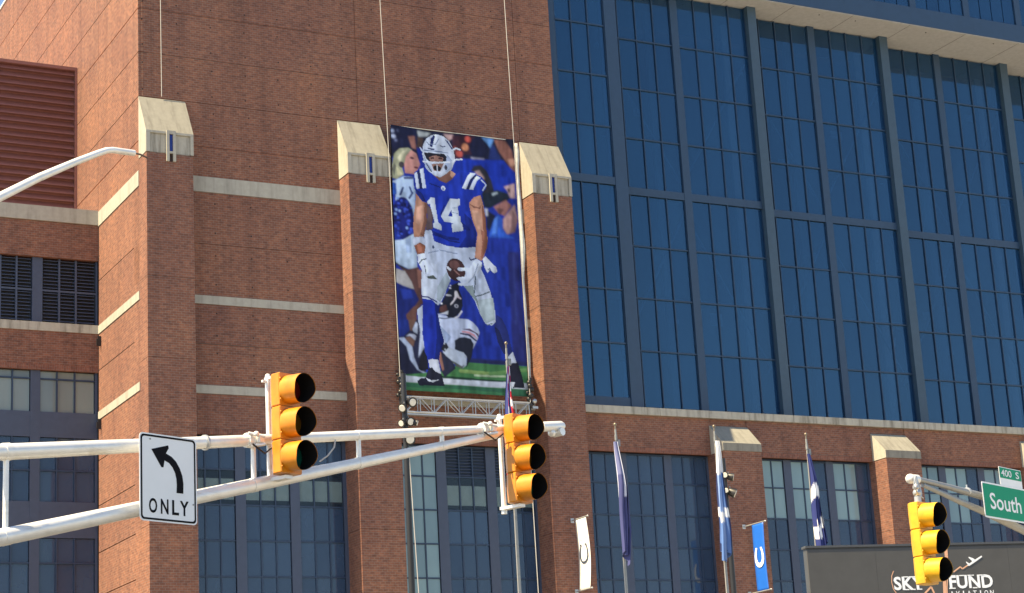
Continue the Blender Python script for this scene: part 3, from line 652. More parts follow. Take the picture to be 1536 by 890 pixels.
('p',(150,170,206),[(2.94,13.5),(3.74,14.22),(3.35,14.8),(3.14,14.26)]),
('p',(70,45,70),[(4.55,13.64),(5.14,13.56),(5.75,13.88),(5.78,14.12),(5.52,13.84),(5.07,13.7)]),
('p',(190,140,155),[(4.55,13.75),(5.07,13.75),(5.49,13.93),(5.7,14.28),(5.38,14.06),(5.06,13.9),(4.54,13.86)]),
('p',(46,42,72),[(4.41,13.89),(5.12,13.93),(5.66,14.34),(5.56,14.41),(5.05,14.06),(4.4,13.99)]),
('p',(32,36,52),[(3.99,14.45),(4.32,14.24),(4.72,14.17),(5.2,14.25),(5.38,14.6),(5.2,15.46),(4.67,16.37),(4.84,15.6),(4.47,15.21),(3.96,15.06)]),
('p',(38,42,64),[(2.86,15.21),(3.66,15.71),(3.93,16.36),(3.12,16.98),(2.88,16.58)]),
('p',(150,110,100),[(2.79,15.22),(2.91,15.21),(3.1,16.46),(2.97,16.58),(2.79,15.93)]),
('p',(172,186,206),[(3.09,15.31),(3.47,14.93),(3.82,15.06),(4.58,15.22),(4.82,15.48),(4.74,16.07),(4.41,16.34),(3.99,16.19),(3.6,15.77),(3.31,15.57)]),
('p',(86,92,90),[(3.6,15.8),(4.01,15.97),(4.41,16.17),(4.6,16.05),(4.41,16.34),(3.99,16.2)]),
('p',(33,36,44),[(2.92,14.66),(3.36,14.66),(3.51,14.95),(3.21,15.27),(2.89,15.1)]),
('e',(170,180,195),[(3.18,14.73),(0.1,0.05)]),
('e',(150,160,175),[(3.25,15.11),(0.06,0.07)]),
('p',(27,31,47),[(3.1,12.03),(3.47,11.37),(3.94,10.7),(4.59,10.38),(4.47,10.93),(4.68,11.46),(4.7,12.05),(4.53,12.47),(4.07,12.91),(3.63,12.98),(3.31,12.69),(2.88,12.68),(2.85,12.27)]),
('p',(210,192,205),[(4.16,11.02),(4.33,11.34),(4.62,11.55),(4.55,11.62),(4.29,11.5),(4.1,11.7),(4.04,11.62),(4.19,11.35)]),
('p',(205,205,215),[(4.14,11.08),(4.32,11.06),(4.53,11.55),(4.36,11.45),(3.97,11.93),(3.78,12.11),(3.76,12.0),(4.11,11.61)]),
('e',(195,200,215),[(3.85,10.73),(0.07,0.05)]),
('e',(195,200,215),[(3.8,10.91),(0.1,0.05)]),
('e',(165,170,185),[(3.67,11.42),(0.24,0.07)]),
('e',(205,210,220),[(3.12,12.02),(0.08,0.07)]),
('e',(150,155,170),[(4.22,12.1),(0.16,0.13)]),
('e',(40,44,58),[(4.22,12.1),(0.07,0.06)]),
('p',(84,56,56),[(2.97,12.28),(3.46,12.05),(3.56,12.46),(3.28,12.62),(2.98,12.61)]),
('p',(190,200,215),[(3.28,12.62),(3.62,12.46),(3.57,12.74),(2.86,12.76)]),
('s',(70,80,105),[(2.85,13.01),(3.32,13.03),(3.8,12.92)],0.07),
('s',(190,195,210),[(4.6,12.44),(4.34,12.8),(4.09,12.93)],0.12),
('b',1),
('p',(175,190,216),[(1.4,12.56),(1.8,12.21),(1.87,13.68),(1.97,14.66),(1.7,14.36),(1.46,13.36)]),
('p',(26,46,156),[(1.82,11.9),(2.21,11.74),(2.72,11.92),(3.0,12.22),(2.83,12.72),(2.98,13.61),(3.22,14.58),(2.89,15.31),(2.77,15.85),(2.0,15.94),(1.81,15.07),(1.71,14.14)]),
('p',(18,34,112),[(2.67,12.06),(3.0,12.22),(2.83,12.72),(2.98,13.61),(3.22,14.58),(2.89,15.31),(2.77,15.85),(2.48,15.87),(2.7,14.3)]),
('p',(186,196,216),[(2.02,15.88),(2.3,15.8),(2.71,15.81),(2.87,16.77),(2.44,16.63),(2.1,16.41)]),
('p',(28,30,42),[(1.3,16.48),(1.48,15.79),(1.74,15.2),(1.96,15.71),(2.0,16.52),(1.5,16.62)]),
('p',(30,33,50),[(1.21,17.3),(1.42,17.14),(1.77,17.08),(1.84,16.86),(2.02,16.44),(2.27,16.37),(2.44,16.61),(2.9,16.8),(3.08,17.56),(1.34,17.6),(1.22,17.49)]),
('p',(190,200,216),[(1.78,17.05),(2.17,17.23),(2.76,17.15),(2.28,17.36),(1.94,17.29)]),
('p',(35,46,112),[(6.93,13.3),(7.12,12.51),(7.51,12.76),(7.86,13.51),(8.16,14.99),(7.85,15.33),(7.51,15.12),(7.12,14.33)]),
('p',(26,34,80),[(6.93,13.3),(7.26,13.55),(7.6,14.57),(7.75,15.24),(7.51,15.12),(7.12,14.33)]),
('p',(178,188,206),[(7.75,15.4),(8.19,14.97),(8.45,15.71),(7.89,15.88)]),
('p',(32,33,48),[(7.85,15.88),(8.06,15.77),(8.53,15.7),(8.81,16.65),(8.94,17.38),(8.09,17.43),(7.85,16.82)]),
('p',(190,198,210),[(7.82,17.02),(8.26,17.03),(8.11,17.37),(7.9,17.34)]),
('p',(176,190,214),[(2.14,7.11),(2.68,7.02),(2.83,7.78),(3.74,7.98),(4.72,8.03),(5.86,7.84),(5.99,9.07),(6.39,9.82),(6.77,10.99),(7.04,12.34),(7.05,13.02),(6.74,13.27),(6.3,13.16),(5.94,12.51),(5.6,11.62),(5.1,10.93),(4.59,10.38),(4.03,10.01),(3.71,10.63),(3.43,11.33),(3.11,11.89),(2.86,12.18),(2.49,11.85),(1.78,11.77),(1.72,11.01),(1.83,9.64),(2.06,8.72)]),
('p',(190,204,226),[(2.13,9.26),(2.95,9.37),(2.92,10.92),(2.59,11.75),(1.83,11.72),(1.77,10.78)]),
('p',(152,168,182),[(2.89,10.89),(3.6,9.83),(3.87,10.42),(3.41,11.3),(3.02,11.94),(2.79,11.79)]),
('p',(124,140,146),[(4.84,10.69),(5.54,10.58),(5.6,11.14),(5.79,11.57),(5.98,12.57),(5.67,11.64)]),
('p',(160,178,190),[(5.79,11.57),(6.96,11.37),(7.0,12.84),(6.37,13.16),(5.98,12.57)]),
('s',(95,108,120),[(5.68,11.33),(6.12,11.21),(6.68,10.97)],0.09),
('s',(80,95,105),[(6.29,9.15),(5.77,9.82),(5.61,11.08)],0.08),
('s',(90,105,115),[(6.43,13.24),(6.8,13.13)],0.07),
('s',(50,60,110),[(1.82,11.67),(2.2,11.67),(2.78,11.93)],0.09),
('s',(140,155,185),[(2.35,8.64),(3.07,8.41)],0.08),
('s',(140,155,185),[(3.2,8.34),(4.51,8.46)],0.08),
('e',(60,75,110),[(2.73,8.19),(0.08,0.12)]),
('p',(192,203,222),[(6.32,8.7),(6.55,8.5),(7.33,9.24),(7.36,9.54),(7.12,9.65),(6.83,9.42),(6.64,9.67),(6.47,9.31)]),
('p',(110,125,150),[(6.65,9.38),(6.84,9.28),(6.92,9.45),(6.76,9.49)]),
('p',(95,80,85),[(2.42,5.23),(2.85,5.7),(2.76,6.94),(2.24,7.1),(2.41,6.09)]),
('p',(176,132,112),[(1.63,4.61),(2.1,5.12),(2.41,5.15),(2.35,6.49),(2.06,7.68),(1.37,7.63),(1.34,7.04),(1.44,6.07),(1.58,5.31)]),
('p',(198,155,135),[(1.66,5.53),(2.14,5.34),(2.1,6.29),(1.78,6.83),(1.52,6.62)]),
('p',(128,90,76),[(2.24,5.22),(2.43,5.2),(2.35,6.49),(2.07,7.59),(1.84,7.39),(2.15,6.45)]),
('p',(186,200,228),[(1.35,7.66),(2.04,7.54),(2.19,7.86),(2.1,8.17),(1.78,7.97),(1.32,8.31),(1.28,7.89)]),
('p',(126,82,66),[(1.36,8.23),(1.78,7.97),(2.18,8.16),(2.06,8.73),(1.55,8.83)]),
('p',(160,105,88),[(1.54,8.15),(1.9,8.06),(1.9,8.62),(1.63,8.7)]),
('p',(188,202,226),[(1.54,8.83),(2.12,8.66),(2.23,9.21),(1.59,9.27)]),
('p',(188,202,226),[(1.53,9.29),(1.86,8.93),(2.28,9.09),(2.65,9.68),(3.0,10.1),(2.89,10.4),(2.38,10.44),(2.08,10.31),(1.81,9.83)]),
('p',(72,82,80),[(2.14,10.28),(2.63,10.14),(2.89,10.4),(2.26,10.42)]),
('s',(55,65,90),[(1.66,9.42),(1.85,9.16),(2.15,9.07)],0.07),
('s',(90,100,120),[(2.03,9.56),(2.1,10.06)],0.07),
('p',(28,52,166),[(1.49,3.53),(1.6,3.15),(1.9,2.89),(2.4,2.72),(3.01,3.05),(3.49,3.37),(3.97,3.56),(4.49,3.08),(4.8,2.77),(5.11,2.59),(5.65,2.68),(6.58,2.91),(6.91,3.35),(6.84,3.73),(6.46,4.15),(5.8,4.49),(5.53,4.85),(5.51,5.27),(5.66,6.09),(5.96,6.86),(5.86,7.89),(5.21,7.99),(4.72,8.03),(3.51,7.86),(2.84,7.69),(2.71,7.29),(2.93,6.72),(2.91,6.12),(2.7,5.54),(2.43,5.01),(2.23,5.12),(1.86,4.74),(1.55,4.31),(1.47,3.95)]),
('p',(21,38,124),[(5.14,5.58),(5.61,6.01),(5.96,6.86),(5.86,7.89),(4.62,8.04),(5.26,7.15)]),
('p',(20,36,118),[(2.66,7.03),(3.61,7.29),(4.69,7.36),(4.68,7.53),(3.6,7.51),(2.77,7.36)]),
('p',(21,36,112),[(1.6,4.29),(2.06,4.52),(2.34,5.04),(2.1,5.09),(1.7,4.56)]),
('p',(20,36,118),[(4.7,6.05),(5.52,6.66),(5.51,6.78),(4.84,6.72)]),
('s',(18,32,105),[(3.01,7.23),(3.89,7.6),(4.68,7.65)],0.1),
('s',(18,32,105),[(3.72,5.19),(3.44,5.82)],0.08),
('s',(18,36,120),[(2.7,3.78),(3.42,3.93)],0.09),
('p',(196,210,234),[(1.56,3.26),(1.78,3.08),(1.95,4.23),(1.69,4.29)]),
('p',(30,40,92),[(1.78,3.08),(2.0,2.9),(2.15,4.21),(1.93,4.25)]),
('p',(196,210,234),[(1.98,2.89),(2.26,2.74),(2.41,4.13),(2.14,4.21)]),
('p',(198,212,236),[(5.04,3.88),(5.5,2.97),(5.73,2.7),(6.15,2.72),(5.67,3.19),(5.36,3.89)]),
('p',(28,38,88),[(5.36,3.89),(5.71,3.15),(6.11,2.8),(6.28,2.86),(5.86,3.23),(5.59,3.9)]),
('p',(198,212,236),[(5.57,3.91),(5.92,3.22),(6.19,2.87),(6.53,2.99),(6.19,3.25),(5.88,3.9)]),
('s',(190,205,230),[(6.54,3.15),(6.89,3.47),(6.59,3.88)],0.1),
('p',(198,212,230),[(2.45,5.06),(2.71,4.76),(3.03,4.74),(3.06,5.34),(3.15,5.99),(3.2,6.41),(3.42,6.56),(3.46,6.97),(2.84,6.83),(2.83,6.56),(2.94,6.44),(2.82,5.99),(2.68,5.43),(2.64,5.21),(2.48,5.27)]),
('p',(198,212,230),[(4.16,4.66),(4.85,4.63),(4.85,5.05),(4.7,5.16),(4.74,5.81),(4.88,5.84),(4.86,6.22),(4.96,6.3),(5.05,6.82),(4.23,6.99),(4.21,6.46),(4.36,6.35),(3.68,6.33),(3.43,5.96)]),
('p',(26,48,150),[(3.96,5.92),(4.22,5.43),(4.3,5.92)]),
('s',(150,168,198),[(4.3,5.62),(4.66,5.65)],0.07),
('s',(150,168,198),[(4.32,5.31),(4.62,5.25)],0.07),
('p',(120,86,76),[(2.97,3.12),(4.21,2.67),(4.66,2.88),(4.39,3.26),(3.92,3.61),(3.44,3.48)]),
('p',(178,142,126),[(4.3,2.66),(4.67,2.88),(4.39,3.2),(4.25,3.04)]),
('e',(202,212,232),[(3.69,3.99),(0.16,0.18)]),
('e',(110,130,180),[(3.68,4.03),(0.08,0.1)]),
('p',(181,136,116),[(5.51,4.88),(5.88,4.44),(6.4,4.24),(6.55,4.89),(6.68,5.75),(6.72,6.67),(6.78,7.35),(6.68,7.93),(6.33,8.76),(6.25,8.84),(5.78,8.65),(5.92,7.66),(6.05,6.96),(5.73,6.07),(5.54,5.16)]),
('p',(200,158,138),[(5.68,5.32),(6.2,5.39),(6.41,6.06),(6.31,6.76),(6.01,6.62),(5.8,6.0)]),
('p',(130,86,70),[(6.45,4.73),(6.68,5.75),(6.72,6.67),(6.77,7.47),(6.68,7.93),(6.28,8.77),(6.53,7.37),(6.43,6.23)]),
('p',(132,92,80),[(5.51,4.91),(5.84,5.19),(6.33,5.23),(6.41,4.91),(6.21,5.13),(5.79,5.02)]),
('p',(150,100,84),[(6.31,6.7),(6.39,7.5),(6.21,8.55),(6.29,8.71),(6.55,7.37),(6.61,6.85)]),
('e',(62,42,44),[(4.34,9.6),(0.71,0.79)]),
('e',(102,72,70),[(4.26,9.26),(0.39,0.3)]),
('p',(196,204,216),[(3.65,9.43),(3.77,9.42),(4.0,9.61),(3.88,9.74),(3.67,9.6)]),
('s',(140,104,100),[(4.21,9.64),(4.56,9.92)],0.1),
('p',(196,209,229),[(5.64,8.92),(5.89,8.69),(6.29,8.93),(6.17,9.45),(5.63,10.06),(5.19,10.45),(4.69,10.69),(4.41,10.63),(4.45,10.51),(5.01,10.42),(5.14,10.22),(4.47,10.34),(4.33,10.17),(4.47,10.1),(5.09,9.99),(5.14,9.73),(4.99,9.61),(4.56,9.68),(4.43,9.53),(4.57,9.4),(5.37,9.37)]),
('s',(145,160,185),[(5.99,9.07),(5.64,9.95),(5.25,10.37)],0.07),
('s',(40,50,95),[(5.4,8.7),(5.49,8.83),(5.86,8.69)],0.09),
('p',(196,209,229),[(2.25,1.75),(2.35,1.1),(2.61,0.61),(2.99,0.32),(3.42,0.18),(3.9,0.28),(4.32,0.59),(4.59,1.14),(4.67,1.72),(4.55,2.19),(4.4,2.56),(3.95,2.95),(3.51,3.24),(3.09,3.17),(2.68,2.93),(2.44,2.71),(2.34,2.2)]),
('p',(162,178,206),[(2.32,1.74),(2.65,2.4),(2.99,2.83),(2.74,2.92),(2.44,2.65)]),
('p',(160,176,206),[(4.11,1.54),(4.43,1.92),(4.4,2.5),(3.96,2.84),(3.79,2.51)]),
('p',(36,35,46),[(2.37,1.64),(2.56,1.6),(3.9,1.54),(4.06,1.72),(4.01,2.03),(3.81,2.11),(2.77,2.22),(2.55,2.07)]),
('p',(152,116,106),[(2.74,1.93),(3.04,1.78),(3.28,1.7),(3.83,1.81),(3.75,2.11),(2.84,2.21)]),
('p',(70,48,50),[(2.85,1.91),(3.1,1.84),(3.12,1.97),(2.87,2.03)]),
('p',(70,48,50),[(3.43,1.85),(3.76,1.81),(3.76,1.94),(3.45,1.96)]),
('p',(142,110,100),[(2.89,2.37),(3.84,2.2),(3.76,2.57),(3.47,2.84),(2.99,2.84)]),
('e',(32,30,36),[(3.31,2.62),(0.3,0.19)]),
('e',(60,62,75),[(3.97,2.49),(0.1,0.17)]),
('s',(60,66,90),[(2.52,2.41),(2.86,2.9)],0.08),
('s',(214,224,238),[(2.29,2.29),(3.26,2.22),(4.27,2.08)],0.11),
('s',(204,214,232),[(3.32,2.41),(3.31,3.05)],0.09),
('s',(204,214,232),[(2.89,2.43),(3.04,2.99)],0.09),
('s',(204,214,232),[(3.86,2.27),(3.53,2.94)],0.09),
('s',(120,140,180),[(2.33,1.46),(3.3,1.41),(4.18,1.42)],0.06),
('p',(33,44,100),[(2.86,1.13),(2.97,0.54),(3.18,0.28),(3.29,0.34),(3.05,1.14)]),
('p',(46,62,118),[(4.0,0.48),(4.18,0.58),(4.62,1.2),(4.5,1.21)]),
('s',(60,72,120),[(3.65,0.97),(3.83,1.03),(4.0,0.97)],0.07),
('s',(120,135,170),[(2.66,0.83),(2.77,0.99),(3.32,0.9),(3.54,0.5)],0.06),
('s',(70,80,120),[(2.73,1.29),(3.15,1.3)],0.1),
('s',(190,204,228),[(2.12,1.31),(2.27,1.58)],0.1),
('s',(196,208,228),[(4.46,1.25),(4.78,1.04),(5.05,1.12)],0.13),
('s',(196,208,228),[(4.54,2.08),(4.67,1.87),(5.17,1.8)],0.12),
]
def paint_banner():
    W, H, ss = 9.25, 18.0, 48                      # metres, samples per metre
    w, h = int(W*ss), int(H*ss); img = np.zeros((h, w, 3), np.float32); img[:] = lin((30, 50, 148))
    yy, xx = np.mgrid[0:h, 0:w]; X = (xx+.5)/ss; Z = (yy+.5)/ss
    rs = np.random.RandomState(3)
    def blur(a, n):
        for ax in (0, 1):
            for _ in range(2):
                p = np.pad(a, [(n, n) if i == ax else (0, 0) for i in range(a.ndim)], mode='edge'); c = np.cumsum(p, axis=ax, dtype=np.float64)
                c = np.concatenate([np.zeros_like(np.take(c, [0], axis=ax)), c], axis=ax); k = 2*n+1
                a = ((np.take(c, range(k, c.shape[ax]), axis=ax)-np.take(c, range(0, c.shape[ax]-k), axis=ax))/k).astype(np.float32)
        return a
    def fill(mask_box, mask, col):                 # rounded shading inside each printed shape
        y0, y1, x0, x1 = mask_box; area = mask.sum()
        if area < 60 or area > 14000: img[y0:y1, x0:x1][mask] = col; return
        n = int(np.clip(math.sqrt(area)*.13, 2, 9)); B = blur(np.pad(mask.astype(np.float32), n), n)
        gz, gx = np.gradient(B); k = n*1.1
        sh = np.clip(.70+.34*B-k*(.30*gx*-1+.24*gz*-1)*.9, .5, 1.18)[n:-n, n:-n]
        img[y0:y1, x0:x1][mask] = np.array(col, np.float32)*sh[mask][:, None]
    def boxof(xs, zs, pad=0):
        return (max(0, int((min(zs)-pad)*ss)-1), min(h, int((max(zs)+pad)*ss)+2), max(0, int((min(xs)-pad)*ss)-1), min(w, int((max(xs)+pad)*ss)+2))
    for it in BAN:
        if it[0] == 'b': img[:] = blur(img, it[1]); continue
        col = lin(it[1]); pts = it[2]
        if it[0] == 'e':
            (cx, cz), (rx, rz) = pts; b = boxof([cx-rx, cx+rx], [cz-rz, cz+rz])
            if b[0] >= b[1] or b[2] >= b[3]: continue
            x = X[b[0]:b[1], b[2]:b[3]]; z = Z[b[0]:b[1], b[2]:b[3]]; fill(b, ((x-cx)/rx)**2+((z-cz)/rz)**2 < 1, col)
        elif it[0] == 'p':
            b = boxof([p[0] for p in pts], [p[1] for p in pts])
            if b[0] >= b[1] or b[2] >= b[3]: continue
            x = X[b[0]:b[1], b[2]:b[3]]; z = Z[b[0]:b[1], b[2]:b[3]]; ins = np.zeros(x.shape, bool)
            for (xa, za), (xb, zb) in zip(pts, pts[1:]+pts[:1]):
                if za == zb: continue
                ins ^= ((za > z) != (zb > z)) & (x < (xb-xa)*(z-za)/(zb-za)+xa)
            fill(b, ins, col)
        else:
            r = it[3]/2; b = boxof([p[0] for p in pts], [p[1] for p in pts], r)
            if b[0] >= b[1] or b[2] >= b[3]: continue
            x = X[b[0]:b[1], b[2]:b[3]]; z = Z[b[0]:b[1], b[2]:b[3]]; ins = np.zeros(x.shape, bool)
            for (xa, za), (xb, zb) in zip(pts[:-1], pts[1:]):
                L = max((xb-xa)**2+(zb-za)**2, 1e-6); t = np.clip(((x-xa)*(xb-xa)+(z-za)*(zb-za))/L, 0, 1)
                ins |= (x-xa-t*(xb-xa))**2+(z-za-t*(zb-za))**2 < r*r
            fill(b, ins, col)
    fold = np.kron(rs.randn(h//44+1, w//7+1), np.ones((44, 7)))[:h, :w].astype(np.float32); img *= np.clip(1+.20*blur(fold, 4), .7, 1.3)[..., None]   # cloth folds in the photo
    for n, amp in ((16, 1.2), (6, 1.1), (2, .7)):   # mottling of the photo print
        s = blur(rs.randn(h, w).astype(np.float32), n); img *= np.clip(1+amp*s*n*.11, .6, 1.5)[..., None]
    st = 2; return img[::st, ::st], w, h, ss, st
img, w_, h_, ss_, st_ = paint_banner()
GAIN = (.92, .92, .95)
bn = empty('player_banner', (56.5, 113.2, 29.2), 'tall printed banner of football player in white helmet and blue number 14 jersey', 'banner')
hh, ww2 = img.shape[:2]; vs_, cols_ = [], []
for j in range(hh):
    z = 47.2-(j+.5)*st_/ss_
    for i in range(ww2):
        x = 51.9+(i+.5)*st_/ss_
        y = 113.2+.05*math.sin(x*1.3+z*.25)+.03*math.sin(z*.9+x*.4)
        vs_.append((x-56.5, y-113.2, z-29.2-.10*math.sin((x-51.9)/9.25*math.pi)*(1-j/hh)))
me = bpy.data.meshes.new('print'); me.from_pydata(vs_, [], [(j*ww2+i, (j+1)*ww2+i, (j+1)*ww2+i+1, j*ww2+i+1) for j in range(hh-1) for i in range(ww2-1)])
ca = me.color_attributes.new('Col', 'FLOAT_COLOR', 'POINT')
buf = np.ones((hh*ww2, 4), np.float32); buf[:, :3] = np.clip(img.reshape(-1, 3)*np.array(GAIN, np.float32), .004, .88); ca.data.foreach_set('color', buf.ravel())
me.polygons.foreach_set('use_smooth', [True]*len(me.polygons))
def vcol_mat(name, rough=.55):
    m, nt, bs = newmat(name); at = node(nt, 'ShaderNodeAttribute', attribute_name='Col'); nt.links.new(at.outputs['Color'], bs.inputs['Base Color']); bs.inputs['Roughness'].default_value = rough; bs.inputs['Specular IOR Level'].default_value = .15; return m
PRINT = vcol_mat('printed_vinyl'); CLOTH = vcol_mat('flag_cloth', .75)
me.materials.append(PRINT); po = bpy.data.objects.new('print', me); C.objects.link(po); po.parent = bn
m = MB(); m.box(51.95, 61.1, 113.36, 113.38, 29.5, 47.0); m.build('backing', BLACK, bn)
m = MB(); pts = []
for k in range(60):
    t = k/59; z = 46.9-17.2*t; wd = .05+.22*math.exp(-((t-.42)/.12)**2)+.03*math.sin(t*31)+.12*math.exp(-((t-.04)/.05)**2); pts.append((z, max(wd, .05), .05*math.sin(t*9)))
vv = []
for z, wd, dx in pts: vv += [(61.16+dx*.5, 113.22, z), (61.30+dx+wd*.35, 113.22-wd, z)]
m.add(vv, [(2*i, 2*i+1, 2*i+3, 2*i+2) for i in range(59)], True); hm = m.build('side_hem', SIGNHEM, bn, fix=False)
md = hm.modifiers.new('thick', 'SOLIDIFY'); md.thickness = .02
m = MB(); m.tube((51.95, 113.24, 47.16), (61.1, 113.24, 47.10), .03, n=8); m.build('top_bar', SIGNHEM, bn)

# truss under the banner
tr = empty('truss_beam', (56.5, 113.1, 27.6), 'silver lattice truss hung under the player banner', 'truss')
for y in (112.92, 113.32):
    for z in (27.75, 28.75):
        m = MB(); m.tube((52.05, y, z), (61.0, y, z), .055 if z > 28 else .075, n=8); m.build('chord', ALU, tr)
m = MB(); m.box(52.1, 60.95, 112.93, 113.31, 27.58, 27.66); m.build('walkway', ALU, tr)
n = 18; xs = [52.1+8.85*i/n for i in range(n+1)]
for i, x in enumerate(xs):
    m = MB(); m.tube((x, 112.92, 27.75), (x, 112.92, 28.75), .03, n=6); m.tube((x, 113.32, 27.75), (x, 113.32, 28.75), .03, n=6)
    if i % 2 == 0: m.build('upright', ALU, tr)
    if i < n:
        z0, z1 = (27.75, 28.75) if (i//2) % 2 == 0 else (28.75, 27.75)
        if i % 2 == 0:
            d = MB(); d.tube((x, 112.92, z0), (xs[i+2] if i+2 <= n else xs[-1], 112.92, z1), .035, n=6); d.tube((x, 113.32, z0), (xs[min(i+2, n)], 113.32, z1), .03, n=6); d.build('diagonal', ALU, tr)
for x in (51.75, 61.15):                      # chain hoists and their bags
    m = MB(); m.tube((x, 113.1, 28.1), (x+.05, 113.1, 30.6), .05, n=8)
    for k in range(9): m.ball((x+rng.uniform(-.18, .22), 113.05+rng.uniform(-.1, .1), 28.6+k*.22), rng.uniform(.10, .2), 8, 6)
    m.build('chain_hoist', BLACK, tr)
    m = MB(); m.ball((x+.28, 113.0, 28.9), .17); m.ball((x+.35, 113.0, 27.9), .14); m.box(x+.1, x+.5, 112.95, 113.1, 28.4, 28.55); m.build('clamp', ALU, tr)
def cable(p, r, label, name='steel_cable', group=None):
    m = MB(); m.path(p, r, 6); return tag(m.build(name, CABLE), label, 'cable', group)
cable([(51.40, 112.95, 68.9), (51.40, 112.9, 56), (51.62, 113.0, 46), (51.8, 113.0, 28.8)], .024, 'pale hoist cable along the cheerleader side of the player banner')
cable([(60.75, 112.95, 68.9), (60.85, 112.9, 57), (61.0, 113.0, 47), (61.12, 113.0, 28.8)], .024, 'pale hoist cable along the white hemmed side of the player banner')
cable([(36.84, 114.9, 68.9), (36.84, 114.93, 55), (36.86, 114.93, 47.9)], .024, 'thin white cable dropping to the stone cap at the sunlit corner')
cable([(52.1, 113.1, 27.6), (52.12, 112.8, 24.5), (52.28, 112.6, 16), (52.4, 112.6, 0)], .028, 'pale guy cable from truss down past the pale teal windows')
cable([(60.95, 113.1, 27.6), (60.76, 112.8, 22.4), (60.68, 112.6, 16), (60.6, 112.6, 0)], .028, 'pale guy cable from truss down beside the shaded pilaster flank')

# ------------------------------------------------------------------ blade banners on the pilasters
def blade(x, fab, ink, label, y0, y1, z0, z1, bow, stroke_w):
    r = empty('pilaster_banner', (x, YF, 16.2), label, 'banner', 'emblem banners on the pilasters')
    for z, nm in ((z1, 'top_bracket'), (z0, 'bottom_bracket')):
        m = MB(); m.tube((x, YF, z), (x, y1-.22, z), .05, n=8); m.ball((x, y1-.25, z), .07, 8, 6); m.box(x-.12, x+.12, YF-.05, YF+.02, z-.15, z+.15); m.build(nm, ALU, r)
    nz = 24; vs, fs = [], []
    def pt(u, t, off=0.0):
        off = off*2.2
        return (x-bow*math.sin(math.pi*t)*(.6+.4*u)+off, y0+(y1-y0)*u, z1+(z0-z1)*t)
    for j in range(nz+1):
        for i in range(7): vs.append(pt(i/6, j/nz))
    m = MB(); m.add(vs, [(j*7+i, j*7+i+1, (j+1)*7+i+1, (j+1)*7+i) for j in range(nz) for i in range(6)], True)
    f = m.build('fabric', fab, r, fix=False); md = f.modifiers.new('thick', 'SOLIDIFY'); md.thickness = .02
    m = MB()                                    # horseshoe, open end up
    path = [(.30, .375), (.235, .42), (.195, .48), (.20, .54), (.27, .59), (.38, .615), (.50, .622), (.62, .615), (.74, .59), (.82, .54), (.825, .48), (.785, .42), (.71, .375)]
    wu, wz = abs(y1-y0), abs(z1-z0); met = [(u*wu, t*wz) for u, t in path]; ov, iv = [], []
    for k, (a_, b_) in enumerate(met):
        pa, pb = met[max(k-1, 0)], met[min(k+1, len(met)-1)]; dx, dz = pb[0]-pa[0], pb[1]-pa[1]; L = math.hypot(dx, dz); w = (stroke_w*(.55+.45*math.sin(math.pi*k/(len(met)-1))))/2
        nx, nz_ = -dz/L*w, dx/L*w
        ov.append(pt((a_+nx)/wu, (b_+nz_)/wz, -.03)); iv.append(pt((a_-nx)/wu, (b_-nz_)/wz, -.03))
    n = len(ov); m.add(ov+iv, [(k, k+1, n+k+1, n+k) for k in range(n-1)])
    for u, t in (path[0], path[-1]):
        m.add([pt(u-.07, t-.012, -.031), pt(u+.07, t-.012, -.031), pt(u+.07, t+.008, -.031), pt(u-.07, t+.008, -.031)], [(0, 1, 2, 3)])
    m.build('emblem', ink, r, fix=False)
    if fab is WHITEFABRIC:
        m = MB()
        for u, t in ((.25, .285), (.7, .26), (.3, .80), (.72, .775)): m.add([pt(u, t, -.03), pt(u+.16, t, -.03), pt(u+.16, t+.012, -.03), pt(u, t+.012, -.03)], [(0, 1, 2, 3)])
        m.build('small_print', paint('faint_print', (.55, .57, .6), .6), r, fix=False)
blade(63.95, WHITEFABRIC, INK, 'white banner with dark horseshoe emblem fixed to tall pilaster', 113.05, 111.62, 16.45, 21.1, -.18, .15)
blade(77.41, BLUEFABRIC, PRINTWHITE, 'blue banner with white horseshoe emblem fixed to low pilaster', 112.44, 111.08, 16.35, 20.95, .05, .30)

